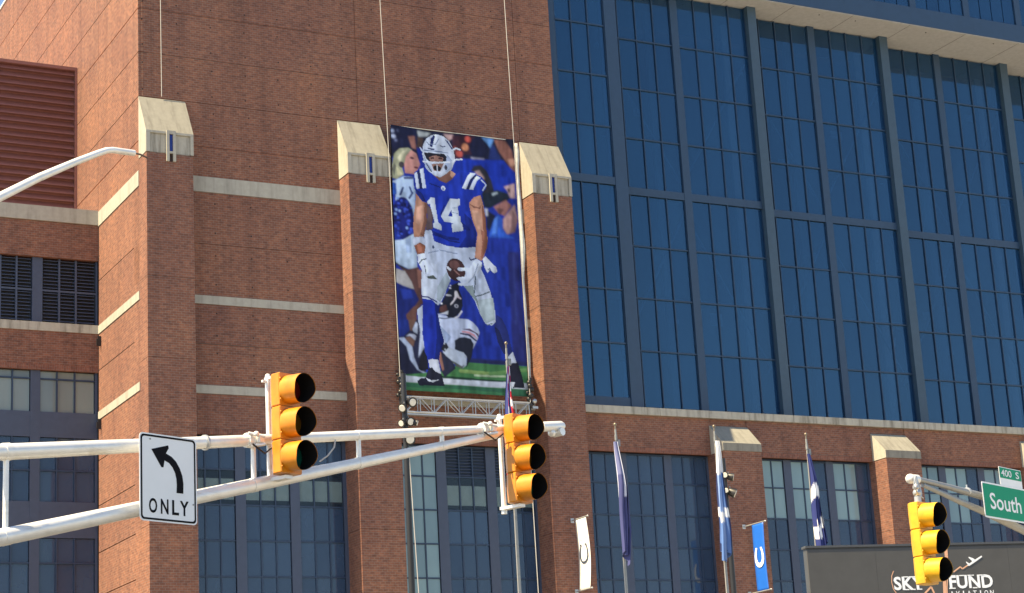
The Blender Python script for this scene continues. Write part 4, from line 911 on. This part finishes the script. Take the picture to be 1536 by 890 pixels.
# ------------------------------------------------------------------ flagpoles and limp flags
def flagpole(x, y, h, label):
    r = empty('flagpole', (x, y, 0), label, 'flagpole', 'flagpoles in front of the stadium')
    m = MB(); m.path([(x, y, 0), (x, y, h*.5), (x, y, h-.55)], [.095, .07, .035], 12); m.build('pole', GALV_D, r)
    m = MB(); m.ball((x, y, h), .065); m.tube((x, y, h-.2), (x, y, h-.05), .03, n=8); m.build('finial', GOLD, r)
    m = MB(); m.tube((x, y, h-.62), (x, y, h-.42), .055, n=8); m.tube((x, y, h-.42), (x, y, h-.2), .04, n=8); m.box(x+.05, x+.16, y-.04, y+.04, h-.85, h-.6); m.build('truck', GALV_D, r)
    m = MB(); m.tube((x-.11, y-.06, 1.2), (x-.06, y-.04, h-.7), .012, n=5); m.build('halyard', CABLE, r)
def flag(x, y, ztop, length, label, colf, prof, folds=5, seed=1, lean=0.0):
    rr = random.Random(seed); NU, NV = 44, 60; vs, cols = [], []
    ph = [rr.uniform(0, 6) for _ in range(4)]
    for j in range(NV+1):
        t = j/NV; lo, hi = prof(t)
        for i in range(NU+1):
            u = i/NU; s = .5-.5*math.cos(u*folds*math.pi+ph[0]*.15+t*.8); s2 = .5+.5*math.sin(u*folds*math.pi*1.37+ph[1]+t*2.1)
            xx = lo+(hi-lo)*(.72*s+.28*u); yy = -.10-.30*s2*(.3+.7*min(1, t*2.5))-.05*math.sin(t*9+ph[2])
            zb = ztop-t*length*(1-.10*u*math.sin(ph[3]+u*5))
            vs.append((xx+lean*t, yy, zb)); cols.append(colf(u, t))
    me = bpy.data.meshes.new('flag'); me.from_pydata(vs, [], [(j*(NU+1)+i, j*(NU+1)+i+1, (j+1)*(NU+1)+i+1, (j+1)*(NU+1)+i) for j in range(NV) for i in range(NU)])
    ca = me.color_attributes.new('Col', 'FLOAT_COLOR', 'POINT'); ca.data.foreach_set('color', [c for k in cols for c in (*k, 1)])
    me.polygons.foreach_set('use_smooth', [True]*len(me.polygons)); me.materials.append(CLOTH)
    o = bpy.data.objects.new('flag', me); C.objects.link(o); o.location = (x, y, 0)
    return tag(o, label, 'flag', 'flags hanging limp on the flagpoles')
FY = 65
flagpole(34.25, FY, 19.54, 'tallest grey flagpole, carrying the striped flag before the player banner')
flagpole(38.80, FY, 16.60, 'grey flagpole carrying the lavender flag in front of tall window')
flagpole(43.34, FY, 16.72, 'grey flagpole carrying the pale blue and white flag by low pilaster')
flagpole(47.75, FY, 16.58, 'grey flagpole carrying the navy and white flag above electronic sign')
RED, WHT, NVY = (.42, .02, .03), (.72, .72, .74), (.03, .04, .16)
flag(34.25, FY, 18.6, 4.4, 'red and white striped flag hanging limp behind yellow signal', lambda u, t: (NVY if (u < .42 and t < .42) else (RED if int(t*13+u*3.2) % 2 == 0 else WHT)), lambda t: (-.10-.28*min(1, t*1.6), .02+.06*t), 6, 3)
flag(38.80, FY, 15.9, 4.4, 'lavender purple flag hanging limp in long folds', lambda u, t: ((.55, .57, .68) if (u < .22 and t < .5) else (.055, .062, .17) if t > .3 else (.12, .135, .27)), lambda t: ((-.17-.05*t, .03+.20*min(t, .72)/.72-(.22*max(0, t-.72)/.28 if t > .72 else 0))), 5, 5, -.02)
flag(43.34, FY, 16.1, 4.7, 'pale blue and white flag hanging limp beside low pilaster', lambda u, t: ((.62, .64, .68) if t < .30 or .60 < t < .70 else (.02, .028, .09) if u > .72 else (.09, .17, .40) if u > .2 else (.18, .27, .50)), lambda t: (-.10-.26*min(1, t*1.15), .05+.12*max(0, min(1, (t-.35)*2.2))), 5, 8)
flag(47.75, FY, 15.75, 4.0, 'navy flag with two white patches hanging limp', lambda u, t: ((.74, .75, .78) if (.33 < t+.04*math.sin(u*17) < .46 and u > .15) or (.68 < t+.05*math.sin(u*13) < .80) else (.025, .035, .14)), lambda t: (-.10-.10*t, .05+.27*t), 5, 11)

# ------------------------------------------------------------------ floodlight masts
def mast(x, y, h, heads, label):
    r = empty('floodlight_mast', (x, y, 0), label, 'floodlight', 'black floodlight masts')
    m = MB(); m.path([(x, y, 0), (x, y, h)], [.17, .12], 12); m.build('pole', BLACK, r)
    for dx, dz, fx, fy, fz, rad in heads:
        d = Vector((fx, fy, fz)).normalized(); c = Vector((x+dx, y-.22, h+dz))
        m = MB(); m.path([c-d*rad*1.7, c-d*rad*1.2, c-d*rad*.2, c], [rad*.45, rad*.8, rad*1.0, rad*1.05], 16); m.tube(c-d*rad, (x, y, h+dz), .04, n=6); f = m.build('floodlight', BLACK, r)
        m = MB(); m.path([c-d*.01, c+d*.02], [rad*.8, rad*.72], 16); m.build('lens', LAMPGLASS, f)
        m = MB(); m.path([c+d*.0, c+d*.045], [rad*1.06, rad*1.06], 16); m2 = MB(); m2.tube(c-d*rad*1.2-UZ*rad*1.1, c-d*rad*1.2+UZ*rad*1.1, .03, n=6); m2.build('bracket', GALV_D, f)
mast(36.82, 80, 21.9, [(.32, -1.35, .1, -1, -.25, .22), (-.22, -1.65, -.8, -.6, -.5, .2), (.18, -2.25, .1, -1, -.3, .2), (-.3, -2.35, -.8, -.5, -.4, .17), (.5, -2.3, .8, -.5, -.3, .15), (.12, -3.05, .05, -1, -.22, .26)], 'black floodlight mast in front of the pale teal windows')
mast(53.70, 80, 18.6, [(.38, -.95, .8, -.5, -.25, .2), (-.1, -.85, -.6, -.7, -.2, .16), (.42, -1.75, .7, -.5, -.45, .24), (-.1, -1.6, -.6, -.7, -.3, .15)], 'black floodlight mast in front of low pilaster')

# ------------------------------------------------------------------ electronic sign
BA = R(-13.5); BU = Vector((math.cos(BA), math.sin(BA), 0)); BN = Vector((math.sin(BA), -math.cos(BA), 0)); BO = Vector((32.34, 44.49, 8.71))
el = empty('electronic_sign', BO+BU*7-UZ*8.71, 'wide dark grey electronic sign board with white aviation advert', 'sign')
m = MB(); m.obox(BO+BU*7-BN*.13-UZ*2.2, BU, BN, 7.0, .11, 2.2); m.build('cabinet', LEDFRAME, el)
for i in range(7):
    for j in range(2):
        m = MB(); m.obox(BO+BU*(1.0+i*2.0)-UZ*(.06+1.07+j*2.14)+BN*.0, BU, BN, .998, .03, 1.068); m.build('display_panel', LEDGREY, el)
m = MB(); m.obox(BO+BU*7+UZ*.02-BN*.1, BU, BN, 7.04, .15, .03); m.build('top_rail', LEDFRAME, el)
m = MB(); m.obox(BO+BU*2.5-UZ*6.6-BN*.5, BU, BN, .4, .4, 2.2); m.obox(BO+BU*11.5-UZ*6.6-BN*.5, BU, BN, .4, .4, 2.2); m.build('post', LEDFRAME, el)
o0 = BO+BN*.036
def serif(mb, body, u0, u1, z0, z1, stems):
    text(mb, body, o0, BU, UZ, u0, u1, z0, z1, .03)
    for s0, s1, zt in stems:
        zc = z0+.012 if zt == 0 else z1-.012; u_a, u_b = u0+(u1-u0)*s0, u0+(u1-u0)*s1
        mb.add([o0+BN*.003+BU*u_a+UZ*(zc-.014), o0+BN*.003+BU*u_b+UZ*(zc-.014), o0+BN*.003+BU*u_b+UZ*(zc+.014), o0+BN*.003+BU*u_a+UZ*(zc+.014)], [(0, 1, 2, 3)])
LT = MB(); m = LT; serif(m, 'SKY', 2.46, 3.35, -1.22, -.85, [(.32, .50, 0), (.32, .50, 1), (.55, .71, 0), (.53, .68, 1), (.76, .93, 0), (.66, .80, 1), (.9, 1.03, 1)])
m.build('lettering', PRINTWHITE, el, fix=False); m = MB(); serif(m, 'FUND', 4.12, 5.44, -1.22, -.85, [(-.02, .13, 0), (-.02, .05, 1), (.24, .36, 1), (.43, .55, 1), (.52, .63, 0), (.50, .58, 1), (.70, .80, 1), (.76, .84, 0), (.76, .84, 1)])
m.build('lettering', PRINTWHITE, el, fix=False); m = MB()
for k, ch in enumerate('AVIATION'):
    wc = .035 if ch == 'I' else .11; uc = 4.17+k*.172; text(m, ch, o0, BU, UZ, uc-wc/2, uc+wc/2, -1.42, -1.285, .01)
m.build('lettering', PRINTWHITE, el, fix=False); m = MB()
for a, b in (((5.24, -.30), None),):
    m.flat([(5.20, -.36), (5.18, -.325), (4.96, -.44), (4.74, -.56), (4.72, -.59), (4.78, -.60), (5.0, -.48)], o0, BU, UZ, BN, .004)
    m.flat([(4.98, -.44), (4.92, -.395), (4.80, -.35), (4.78, -.375), (4.87, -.46), (4.88, -.50)], o0, BU, UZ, BN, .005)
    m.flat([(4.80, -.545), (4.70, -.48), (4.69, -.505), (4.74, -.57)], o0, BU, UZ, BN, .005)
m.build('airplane_mark', PRINTWHITE, el, fix=False)
m = MB()
def stroke(mb, pts, w):
    for (a, b), (c, d) in zip(pts[:-1], pts[1:]):
        L = math.hypot(c-a, d-b); nx, nz = -(d-b)/L*w/2, (c-a)/L*w/2
        mb.add([o0+BN*.002+BU*(a+nx)+UZ*(b+nz), o0+BN*.002+BU*(c+nx)+UZ*(d+nz), o0+BN*.002+BU*(c-nx)+UZ*(d-nz), o0+BN*.002+BU*(a-nx)+UZ*(b-nz)], [(0, 1, 2, 3)])
stroke(m, [(4.28, -.76), (4.5, -.62), (4.56, -.68), (4.78, -.555)], .035)
stroke(m, [(4.12, -.10), (4.12, -.3), (4.08, -.6), (3.98, -1.0), (3.92, -1.7)], .10); stroke(m, [(4.17, -.4), (4.10, -.8), (4.03, -1.2), (4.0, -1.7)], .03)
stroke(m, [(2.49, -.69), (2.42, -.82), (2.40, -1.0), (2.43, -1.18), (2.52, -1.33), (2.7, -1.5)], .022)
stroke(m, [(3.2, -1.6), (3.36, -1.32), (3.56, -1.15), (3.63, -1.32), (3.60, -1.6)], .05)
m.build('logo_strokes', PRINTORANGE, el, fix=False)

# ------------------------------------------------------------------ traffic signals on mast arms
S1 = Vector((7.27, 18.98, 5.36))
P0 = Vector((7.27, 18.98, 0))-G*.24
def ap(s, z, P=P0): return Vector((P.x, P.y, 0))+A*s+UZ*z
ma = empty('signal_mast', ap(-6.2, 0), 'pale galvanised signal mast with twin tube truss arm and bare lamp arm', 'traffic mast', 'signal masts with truss arms')
zu = lambda s: 5.285+(s+3.21)*.1455
zl = lambda s: 4.50+(s+3.2)*.2487
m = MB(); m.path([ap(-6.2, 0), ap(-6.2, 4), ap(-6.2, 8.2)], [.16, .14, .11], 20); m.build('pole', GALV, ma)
m = MB(); m.path([ap(-6.2, zu(-6.2)), ap(-3.2, zu(-3.2)), ap(0, zu(0)), ap(3.6, zu(3.6)), ap(4.62, zu(4.62))], [.083, .077, .058, .048, .044], 20); m.build('upper_tube', GALV, ma)
m = MB(); m.path([ap(-6.2, zl(-6.2)), ap(-3.2, zl(-3.2)), ap(0, zl(0)), ap(3.9, zl(3.9))], [.083, .079, .070, .045], 20); m.build('lower_tube', GALV, ma)
for s in (-3.13, -.10, 1.442, 2.80):
    m = MB(); m.tube(ap(s, zl(s)), ap(s, zu(s)), .027, n=10); m.build('strut', GALV, ma)
e = ap(4.60, zu(4.6)); m = MB(); m.path([e, ap(4.98, zu(4.98)), ap(5.02, zu(5.02))], [.062, .062, .045], 14); m.ball(ap(4.93, zu(4.93)-.08), .05, 10, 7); m.ball(ap(4.80, zu(4.80)-.08), .05, 10, 7)
m.tube(ap(4.93, zu(4.93)-.08)-G*.07, ap(4.93, zu(4.93)-.08)+G*.07, .05, n=10); m.build('end_cap', GALV, ma)
for sx, fz, rr_ in ((-3.13, zu, .083), (-.10, zu, .066), (1.442, zu, .058), (2.80, zu, .054), (-3.13, zl, .083), (-.10, zl, .075), (1.442, zl, .066), (2.80, zl, .056)):
    m = MB(); c = ap(sx, fz(sx)); d_ = (ap(sx+.1, fz(sx+.1))-c).normalized(); m.tube(c-d_*.035, c+d_*.035, rr_, n=18); m.build('weld_collar', GALV, ma)
m = MB(); m.path([ap(-.2, zu(-.2)-.05)+G*.10, ap(-.05, zu(-.05)-.16)+G*.12, ap(.04, zu(.04)-.10)+G*.14, ap(.06, zu(.06)+.02)+G*.14], .010, 6); m.build('signal_cable', BLACK, ma)
m = MB(); m.path([ap(3.45, zu(3.45)-.04)+G*.08, ap(3.6, zu(3.6)-.15)+G*.12, ap(3.72, zu(3.72)-.08)+G*.14], .010, 6); m.build('signal_cable', BLACK, ma)
for sx in (-1.35, -.75):
    m = MB(); c = ap(sx, zu(sx)); d_ = (ap(sx+.1, zu(sx+.1))-c).normalized(); m.tube(c-d_*.012, c+d_*.012, .079, n=18); m.build('steel_band', ALU, ma)
lp = [ap(-6.2, 5.7), ap(-4.6, 6.8), ap(-3.245, 7.717), ap(-2.793, 8.013), ap(-2.358, 8.27), ap(-2.078, 8.425), ap(-1.98, 8.475), ap(-1.9, 8.498), ap(-1.8, 8.508), ap(-1.63, 8.528)]
m = MB(); m.path(lp, [.055, .05, .044, .040, .035, .033, .032, .032, .032, .031], 14); m.build('lamp_arm', GALV, ma)
m = MB(); m.path([ap(-1.63, 8.528), ap(-1.55, 8.53), ap(-1.46, 8.515)], .01, 6); m.build('loose_wire', paint('wire_brown', (.12, .08, .06), .7), ma)
m = MB(); m.path([ap(.80, 5.60)+G*.05, ap(.90, 5.67)+G*.07, ap(1.0, 5.77)+G*.07, ap(1.04, 5.86)+G*.05], .009, 6); m.build('loose_wire', CABLE, ma)
for s in (-.16, 3.52):
    m = MB(); c = ap(s, zu(s)); m.tube(c-A*.035, c+A*.035, .078, n=14); m.obox(c+G*.09+A*.07, A, G, .03, .04, .03)
    m.tube(c+G*.06-A*.06+UZ*.06, c+G*.14+A*.10+UZ*.03, .018, n=6); m.tube(c+G*.06-A*.02-UZ*.07, c+G*.14+A*.10-UZ*.05, .018, n=6); m.ball(c+G*.12+UZ*.05, .03, 8, 6); m.build('clamp', GALV, ma)
def signal(base, label, ymat, rear_pole=True, rot=0.0, sc=1.0):
    """base: bottom of the housing at its middle"""
    g = Vector((G.x*math.cos(rot)-G.y*math.sin(rot), G.x*math.sin(rot)+G.y*math.cos(rot), 0)); a = Vector((-g.y, g.x, 0))
    r = empty('traffic_signal', base, label, 'traffic light', 'yellow three section traffic signals')
    H = .352*sc; wd = .148*sc; dp = .085*sc
    for k in range(3):
        z0 = base.z+k*H; zc = z0+H/2; c = Vector((base.x, base.y, zc))
        # housing section: box with a bowed back and chamfered edges
        prof = [(-wd, dp*.9), (-wd*.98, -dp*.4), (-wd*.72, -dp*1.05), (wd*.72, -dp*1.05), (wd*.98, -dp*.4), (wd, dp*.9), (wd*.95, dp), (-wd*.95, dp)]
        m = MB(); n = len(prof); lv = []
        for zz, s_ in ((-.5, .93), (-.47, 1.0), (-.1, 1.025), (.1, 1.025), (.47, 1.0), (.5, .93)): lv.append([c+a*p[0]*s_+g*p[1]*(s_ if p[1] < 0 else 1)+UZ*zz*(H-.006) for p in prof])
        vs = [v for l in lv for v in l]
        m.add(vs, [(q*n+i, q*n+(i+1) % n, (q+1)*n+(i+1) % n, (q+1)*n+i) for q in range(5) for i in range(n)]+[tuple(reversed(range(n))), tuple(range(5*n, 6*n))])
        for s_ in (-1, 1): m.ball(c+a*wd*.9*s_+g*dp+UZ*.11*sc, .013, 6, 5); m.ball(c+a*wd*.9*s_+g*dp-UZ*.11*sc, .013, 6, 5)
        sec = m.build('housing', ymat, r)
        # visor tunnel, longer above than below, black inside
        N = 36; Rr = .150*sc; L = .235*sc
        for nm, rad, mt, in_ in (('visor', Rr, ymat, 0), ('visor_lining', Rr-.006, VISOR_IN, 1)):
            m = MB(); vs = []; rings = 5
            for q in range(rings+1):
                for i in range(N):
                    t = 2*math.pi*i/N; low = max(0, -math.sin(t)); ll = L*(1-.32*low**1.5)-(.004 if in_ else 0); f = q/rings
                    droop = -.012*f*sc
                    vs.append(c+g*(dp+ll*f)+a*math.cos(t)*rad*(1+.035*(1-f))+UZ*(math.sin(t)*rad*(1+.035*(1-f))+droop))
            m.add(vs, [(q*N+i, q*N+(i+1) % N, (q+1)*N+(i+1) % N, (q+1)*N+i) for q in range(rings) for i in range(N)], True)
            m.build(nm, mt, sec, fix=False)
        m = MB(); vs = [c+g*(dp+.012+.03*math.cos(q/6*math.pi/2))+(a*math.cos(2*math.pi*i/24)+UZ*math.sin(2*math.pi*i/24))*(Rr-.008)*math.sin(q/6*math.pi/2) for q in range(7) for i in range(24)]
        m.add(vs, [(q*24+i, q*24+(i+1) % 24, (q+1)*24+(i+1) % 24, (q+1)*24+i) for q in range(6) for i in range(24)], True); m.build('lens', LENS[2-k], sec, fix=False)
    top = base+UZ*3*H
    if rear_pole:
        pc = base-g*(dp+.16); m = MB(); m.tube(pc-UZ*.05, pc+UZ*(3*H+.03), .030, n=14); m.ball(pc+UZ*(3*H+.03), .03, 10, 6); m.build('mounting_tube', GALV, r)
        m = MB(); m.obox(base-g*(dp+.03)-UZ*.025, g, a, dp+.07, .05, .018); m.tube(pc-UZ*.09, pc-UZ*.02, .034, n=10); m.build('bracket', GALV, r); m = MB(); m.obox(top-g*(dp+.05)+UZ*.006, g, a, dp+.06, .02, .012); m.obox(pc+UZ*(3*H-.03)-a*.03, a, g, .05, .012, .012); m.build('bracket', GALV, r)
    return r, top, g, a
signal(S1+A*.13, 'yellow signal hung on the truss arm next to the turn arrow sign', YELLOW)
signal(Vector((10.776, 20.478, 5.398))+A*.11, 'yellow signal at the tip of the truss arm before the player banner', YELLOW)
# lane sign on the arm
KS = .938; so = Vector((6.0*KS, 19.56*KS, 1.7+3.25*KS)); sa = Vector((6.702*KS, 19.84*KS, so.z))-so; SW = sa.length; sa.normalize(); sn = Vector((sa.y, -sa.x, 0)); SH = .914*KS
ls = empty('lane_sign', so+sa*SW/2, 'white left turn arrow ONLY sign fixed to the truss arm', 'road sign')
def rrect(w0, w1, h0, h1, r, k=6):
    pts = []
    for cx, cz, a0 in ((w1-r, h0+r, -90), (w1-r, h1-r, 0), (w0+r, h1-r, 90), (w0+r, h0+r, 180)):
        for i in range(k+1): t = R(a0+90*i/k); pts.append((cx+r*math.cos(t), cz+r*math.sin(t)))
    return pts
m = MB(); m.flat(rrect(0, SW, 0, SH, .045), so, sa, UZ, -sn, .004); m.build('panel', SIGNWHITE, ls)
m = MB(); a_, b_ = rrect(.014, SW-.014, .014, SH-.014, .038), rrect(.033, SW-.033, .033, SH-.033, .028); n = len(a_); o1 = so+sn*.002
m.add([o1+sa*p[0]+UZ*p[1] for p in a_+b_], [(i, (i+1) % n, n+(i+1) % n, n+i) for i in range(n)]); m.build('border', SIGNBLACK, ls, fix=False)
# arrow traced as on the sign: shaft curving up and left into a barbed head
def sg(px, py): return ((px-103-(py*0))/452*SW, 1-(0))
L_ = []
def cvt(x, y): u = (x-106)/449; top = 92+56*u; bot = 785+40*u; return (u*SW, SH*(1-(y-top)/(bot-top)))
outl = [(392, 573), (446, 578), (448, 500), (440, 440), (420, 380), (390, 325), (355, 288), (312, 262), (334, 222), (330, 198), (198, 228), (262, 348), (276, 372), (292, 372), (300, 318), (335, 338), (362, 372), (382, 415), (392, 460), (395, 510)]
m = MB(); bm_pts = [cvt(*p) for p in outl]
from mathutils.geometry import tessellate_polygon
tri = tessellate_polygon([[Vector((p[0], p[1], 0)) for p in bm_pts]])
m.add([o1+sa*p[0]+UZ*p[1] for p in bm_pts], [tuple(t) for t in tri]); m.build('arrow', SIGNBLACK, ls, fix=False)
m = MB()
for ch, xa, xb in (('O', 176, 240), ('N', 268, 328), ('L', 356, 410), ('Y', 418, 488)):
    (ua, _), (ub, _) = cvt(xa, 660), cvt(xb, 660); z1_ = cvt((xa+xb)/2, 606+(xa-176)*.065)[1]; text(m, ch, o1, sa, UZ, ua, ub, .080, .226, .022)
m.build('lettering', SIGNBLACK, ls, fix=False)
m = MB()
for u, z in ((.13, .80), (.66, .2)): m.tube(o1+sa*u+UZ*z, o1+sa*u+UZ*z+sn*.004, .009, n=8)
m.build('rivet', GALV_D, ls)
m = MB(); cs = so+sa*SW*.52
for z in (.30, .70):
    m.obox(cs+UZ*z-sn*.035, sa, sn, .25, .018, .02); m.build('bracket', GALV, ls); m = MB()
m.tube(cs-sn*.075+UZ*.06, cs-sn*.075+UZ*.84, .022, n=8); m.build('post', GALV, ls)

# second mast arm with street name sign
P3 = Vector((16.1, 19.85, 0))-G*.1
mb_ = empty('signal_mast', ap(9.0, 0, P3), 'dull grey signal mast whose arm carries the green street name sign', 'traffic mast', 'signal masts with truss arms')
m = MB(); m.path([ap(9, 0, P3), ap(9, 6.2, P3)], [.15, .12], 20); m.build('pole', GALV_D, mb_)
m = MB(); m.path([ap(.25, 5.77, P3), ap(.4, 5.782, P3), ap(1.1, 5.762, P3), ap(2.1, 5.715, P3), ap(5, 5.55, P3), ap(9, 5.25, P3)], [.036, .036, .038, .050, .065, .08], 18); m.build('upper_tube', GALV_D, mb_)
m = MB(); m.path([ap(.55, 5.72, P3), ap(1.07, 5.652, P3), ap(1.53, 5.584, P3), ap(2.06, 5.517, P3), ap(3.27, 5.335, P3), ap(9, 4.3, P3)], [.03, .036, .042, .048, .058, .08], 18); m.build('lower_tube', GALV_D, mb_)
m = MB(); m.ball(ap(.25, 5.77, P3), .065, 14, 9); m.tube(ap(.25, 5.77, P3), ap(.42, 5.78, P3), .06, n=14); m.build('end_cap', GALV, mb_)
m = MB(); c = ap(1.75, 5.742, P3); m.tube(c-A*.02, c+A*.02, .055, n=12); m.tube(c+UZ*.03, c+UZ*.09, .012, n=6); m.build('clamp', ALU, mb_)
b3 = Vector((16.1, 19.85, 4.40))+A*.20
r3, top3, g3, a3 = signal(b3, 'bright yellow signal hung under the street name sign arm', YELLOW_B, False, R(-6), .985)
m = MB(); hp = top3+UZ*.0
hy = [hp+UZ*.0, hp+UZ*.08, hp+UZ*.16-a3*.02, hp+UZ*.30]
m.tube(hy[0], hy[1], .045, n=12); m.ball(hp+UZ*.13, .055, 10, 7); m.ball(hp+UZ*.20-a3*.01, .045, 10, 7); m.path([hp+UZ*.05+a3*.06, hp+UZ*.12+a3*.09, hp+UZ*.22+a3*.07, hp+UZ*.30+a3*.02], .014, 7); m.tube(hp+UZ*.18, hp+UZ*.34, .026, n=8)
m.path([hp+UZ*.34-a3*.05+g3*.04, hp+UZ*.2-a3*.1+g3*.03, hp+UZ*.1-a3*.02+g3*.03, hp+UZ*.06+a3*.08+g3*.03], .011, 6); m.build('hanger', ALU, r3)
ns = P3+G*.13-A*.19
sw0, sw1, sz0, sz1 = 2.12, 3.95, 5.395, 5.88
st_s = empty('street_name_sign', ns+A*3.0+UZ*5.395, 'green South street name sign with white border on the mast arm', 'street sign')
m = MB(); m.flat(rrect(sw0, sw1, sz0, sz1, .03), ns, A, UZ, -G, .004); m.build('panel', SIGNWHITE, st_s)
m = MB(); m.flat(rrect(sw0+.022, sw1-.022, sz0+.022, sz1-.022, .02), ns+G*.0015, A, UZ, G, .001); m.build('field', SIGNGREEN, st_s)
m = MB(); o2 = ns+G*.005
text(m, 'South', o2, A, UZ, 2.30, 3.20, 5.520, 5.745, .012); m.build('lettering', SIGNWHITE, st_s, fix=False); m = MB(); text(m, 'St', o2, A, UZ, 3.38, 3.66, 5.520, 5.745, .012); m.build('lettering', SIGNWHITE, st_s, fix=False)
for u in (2.5, 3.5):
    m = MB(); m.obox(ns-G*.05+A*u+UZ*5.64, A, G, .02, .045, .2); m.build('bracket', ALU, st_s)
bs_ = empty('block_number_sign', ns+A*3.0+UZ*5.885, 'small green 400 S block sign standing on street name sign', 'street sign')
m = MB(); m.flat(rrect(2.69, 3.34, 5.885, 6.14, .012), ns-G*.01, A, UZ, -G, .004); m.build('panel', SIGNWHITE, bs_)
m = MB(); m.flat(rrect(2.70, 3.33, 5.985, 6.13, .01), ns-G*.0085, A, UZ, G, .001); m.build('field', SIGNGREEN, bs_)
m = MB(); o2 = ns-G*.005; text(m, '400', o2, A, UZ, 2.74, 3.04, 6.01, 6.105, .01); m.build('lettering', SIGNWHITE, bs_, fix=False); m = MB(); text(m, 'S', o2, A, UZ, 3.16, 3.26, 6.01, 6.105, .01); m.build('lettering', SIGNWHITE, bs_, fix=False)
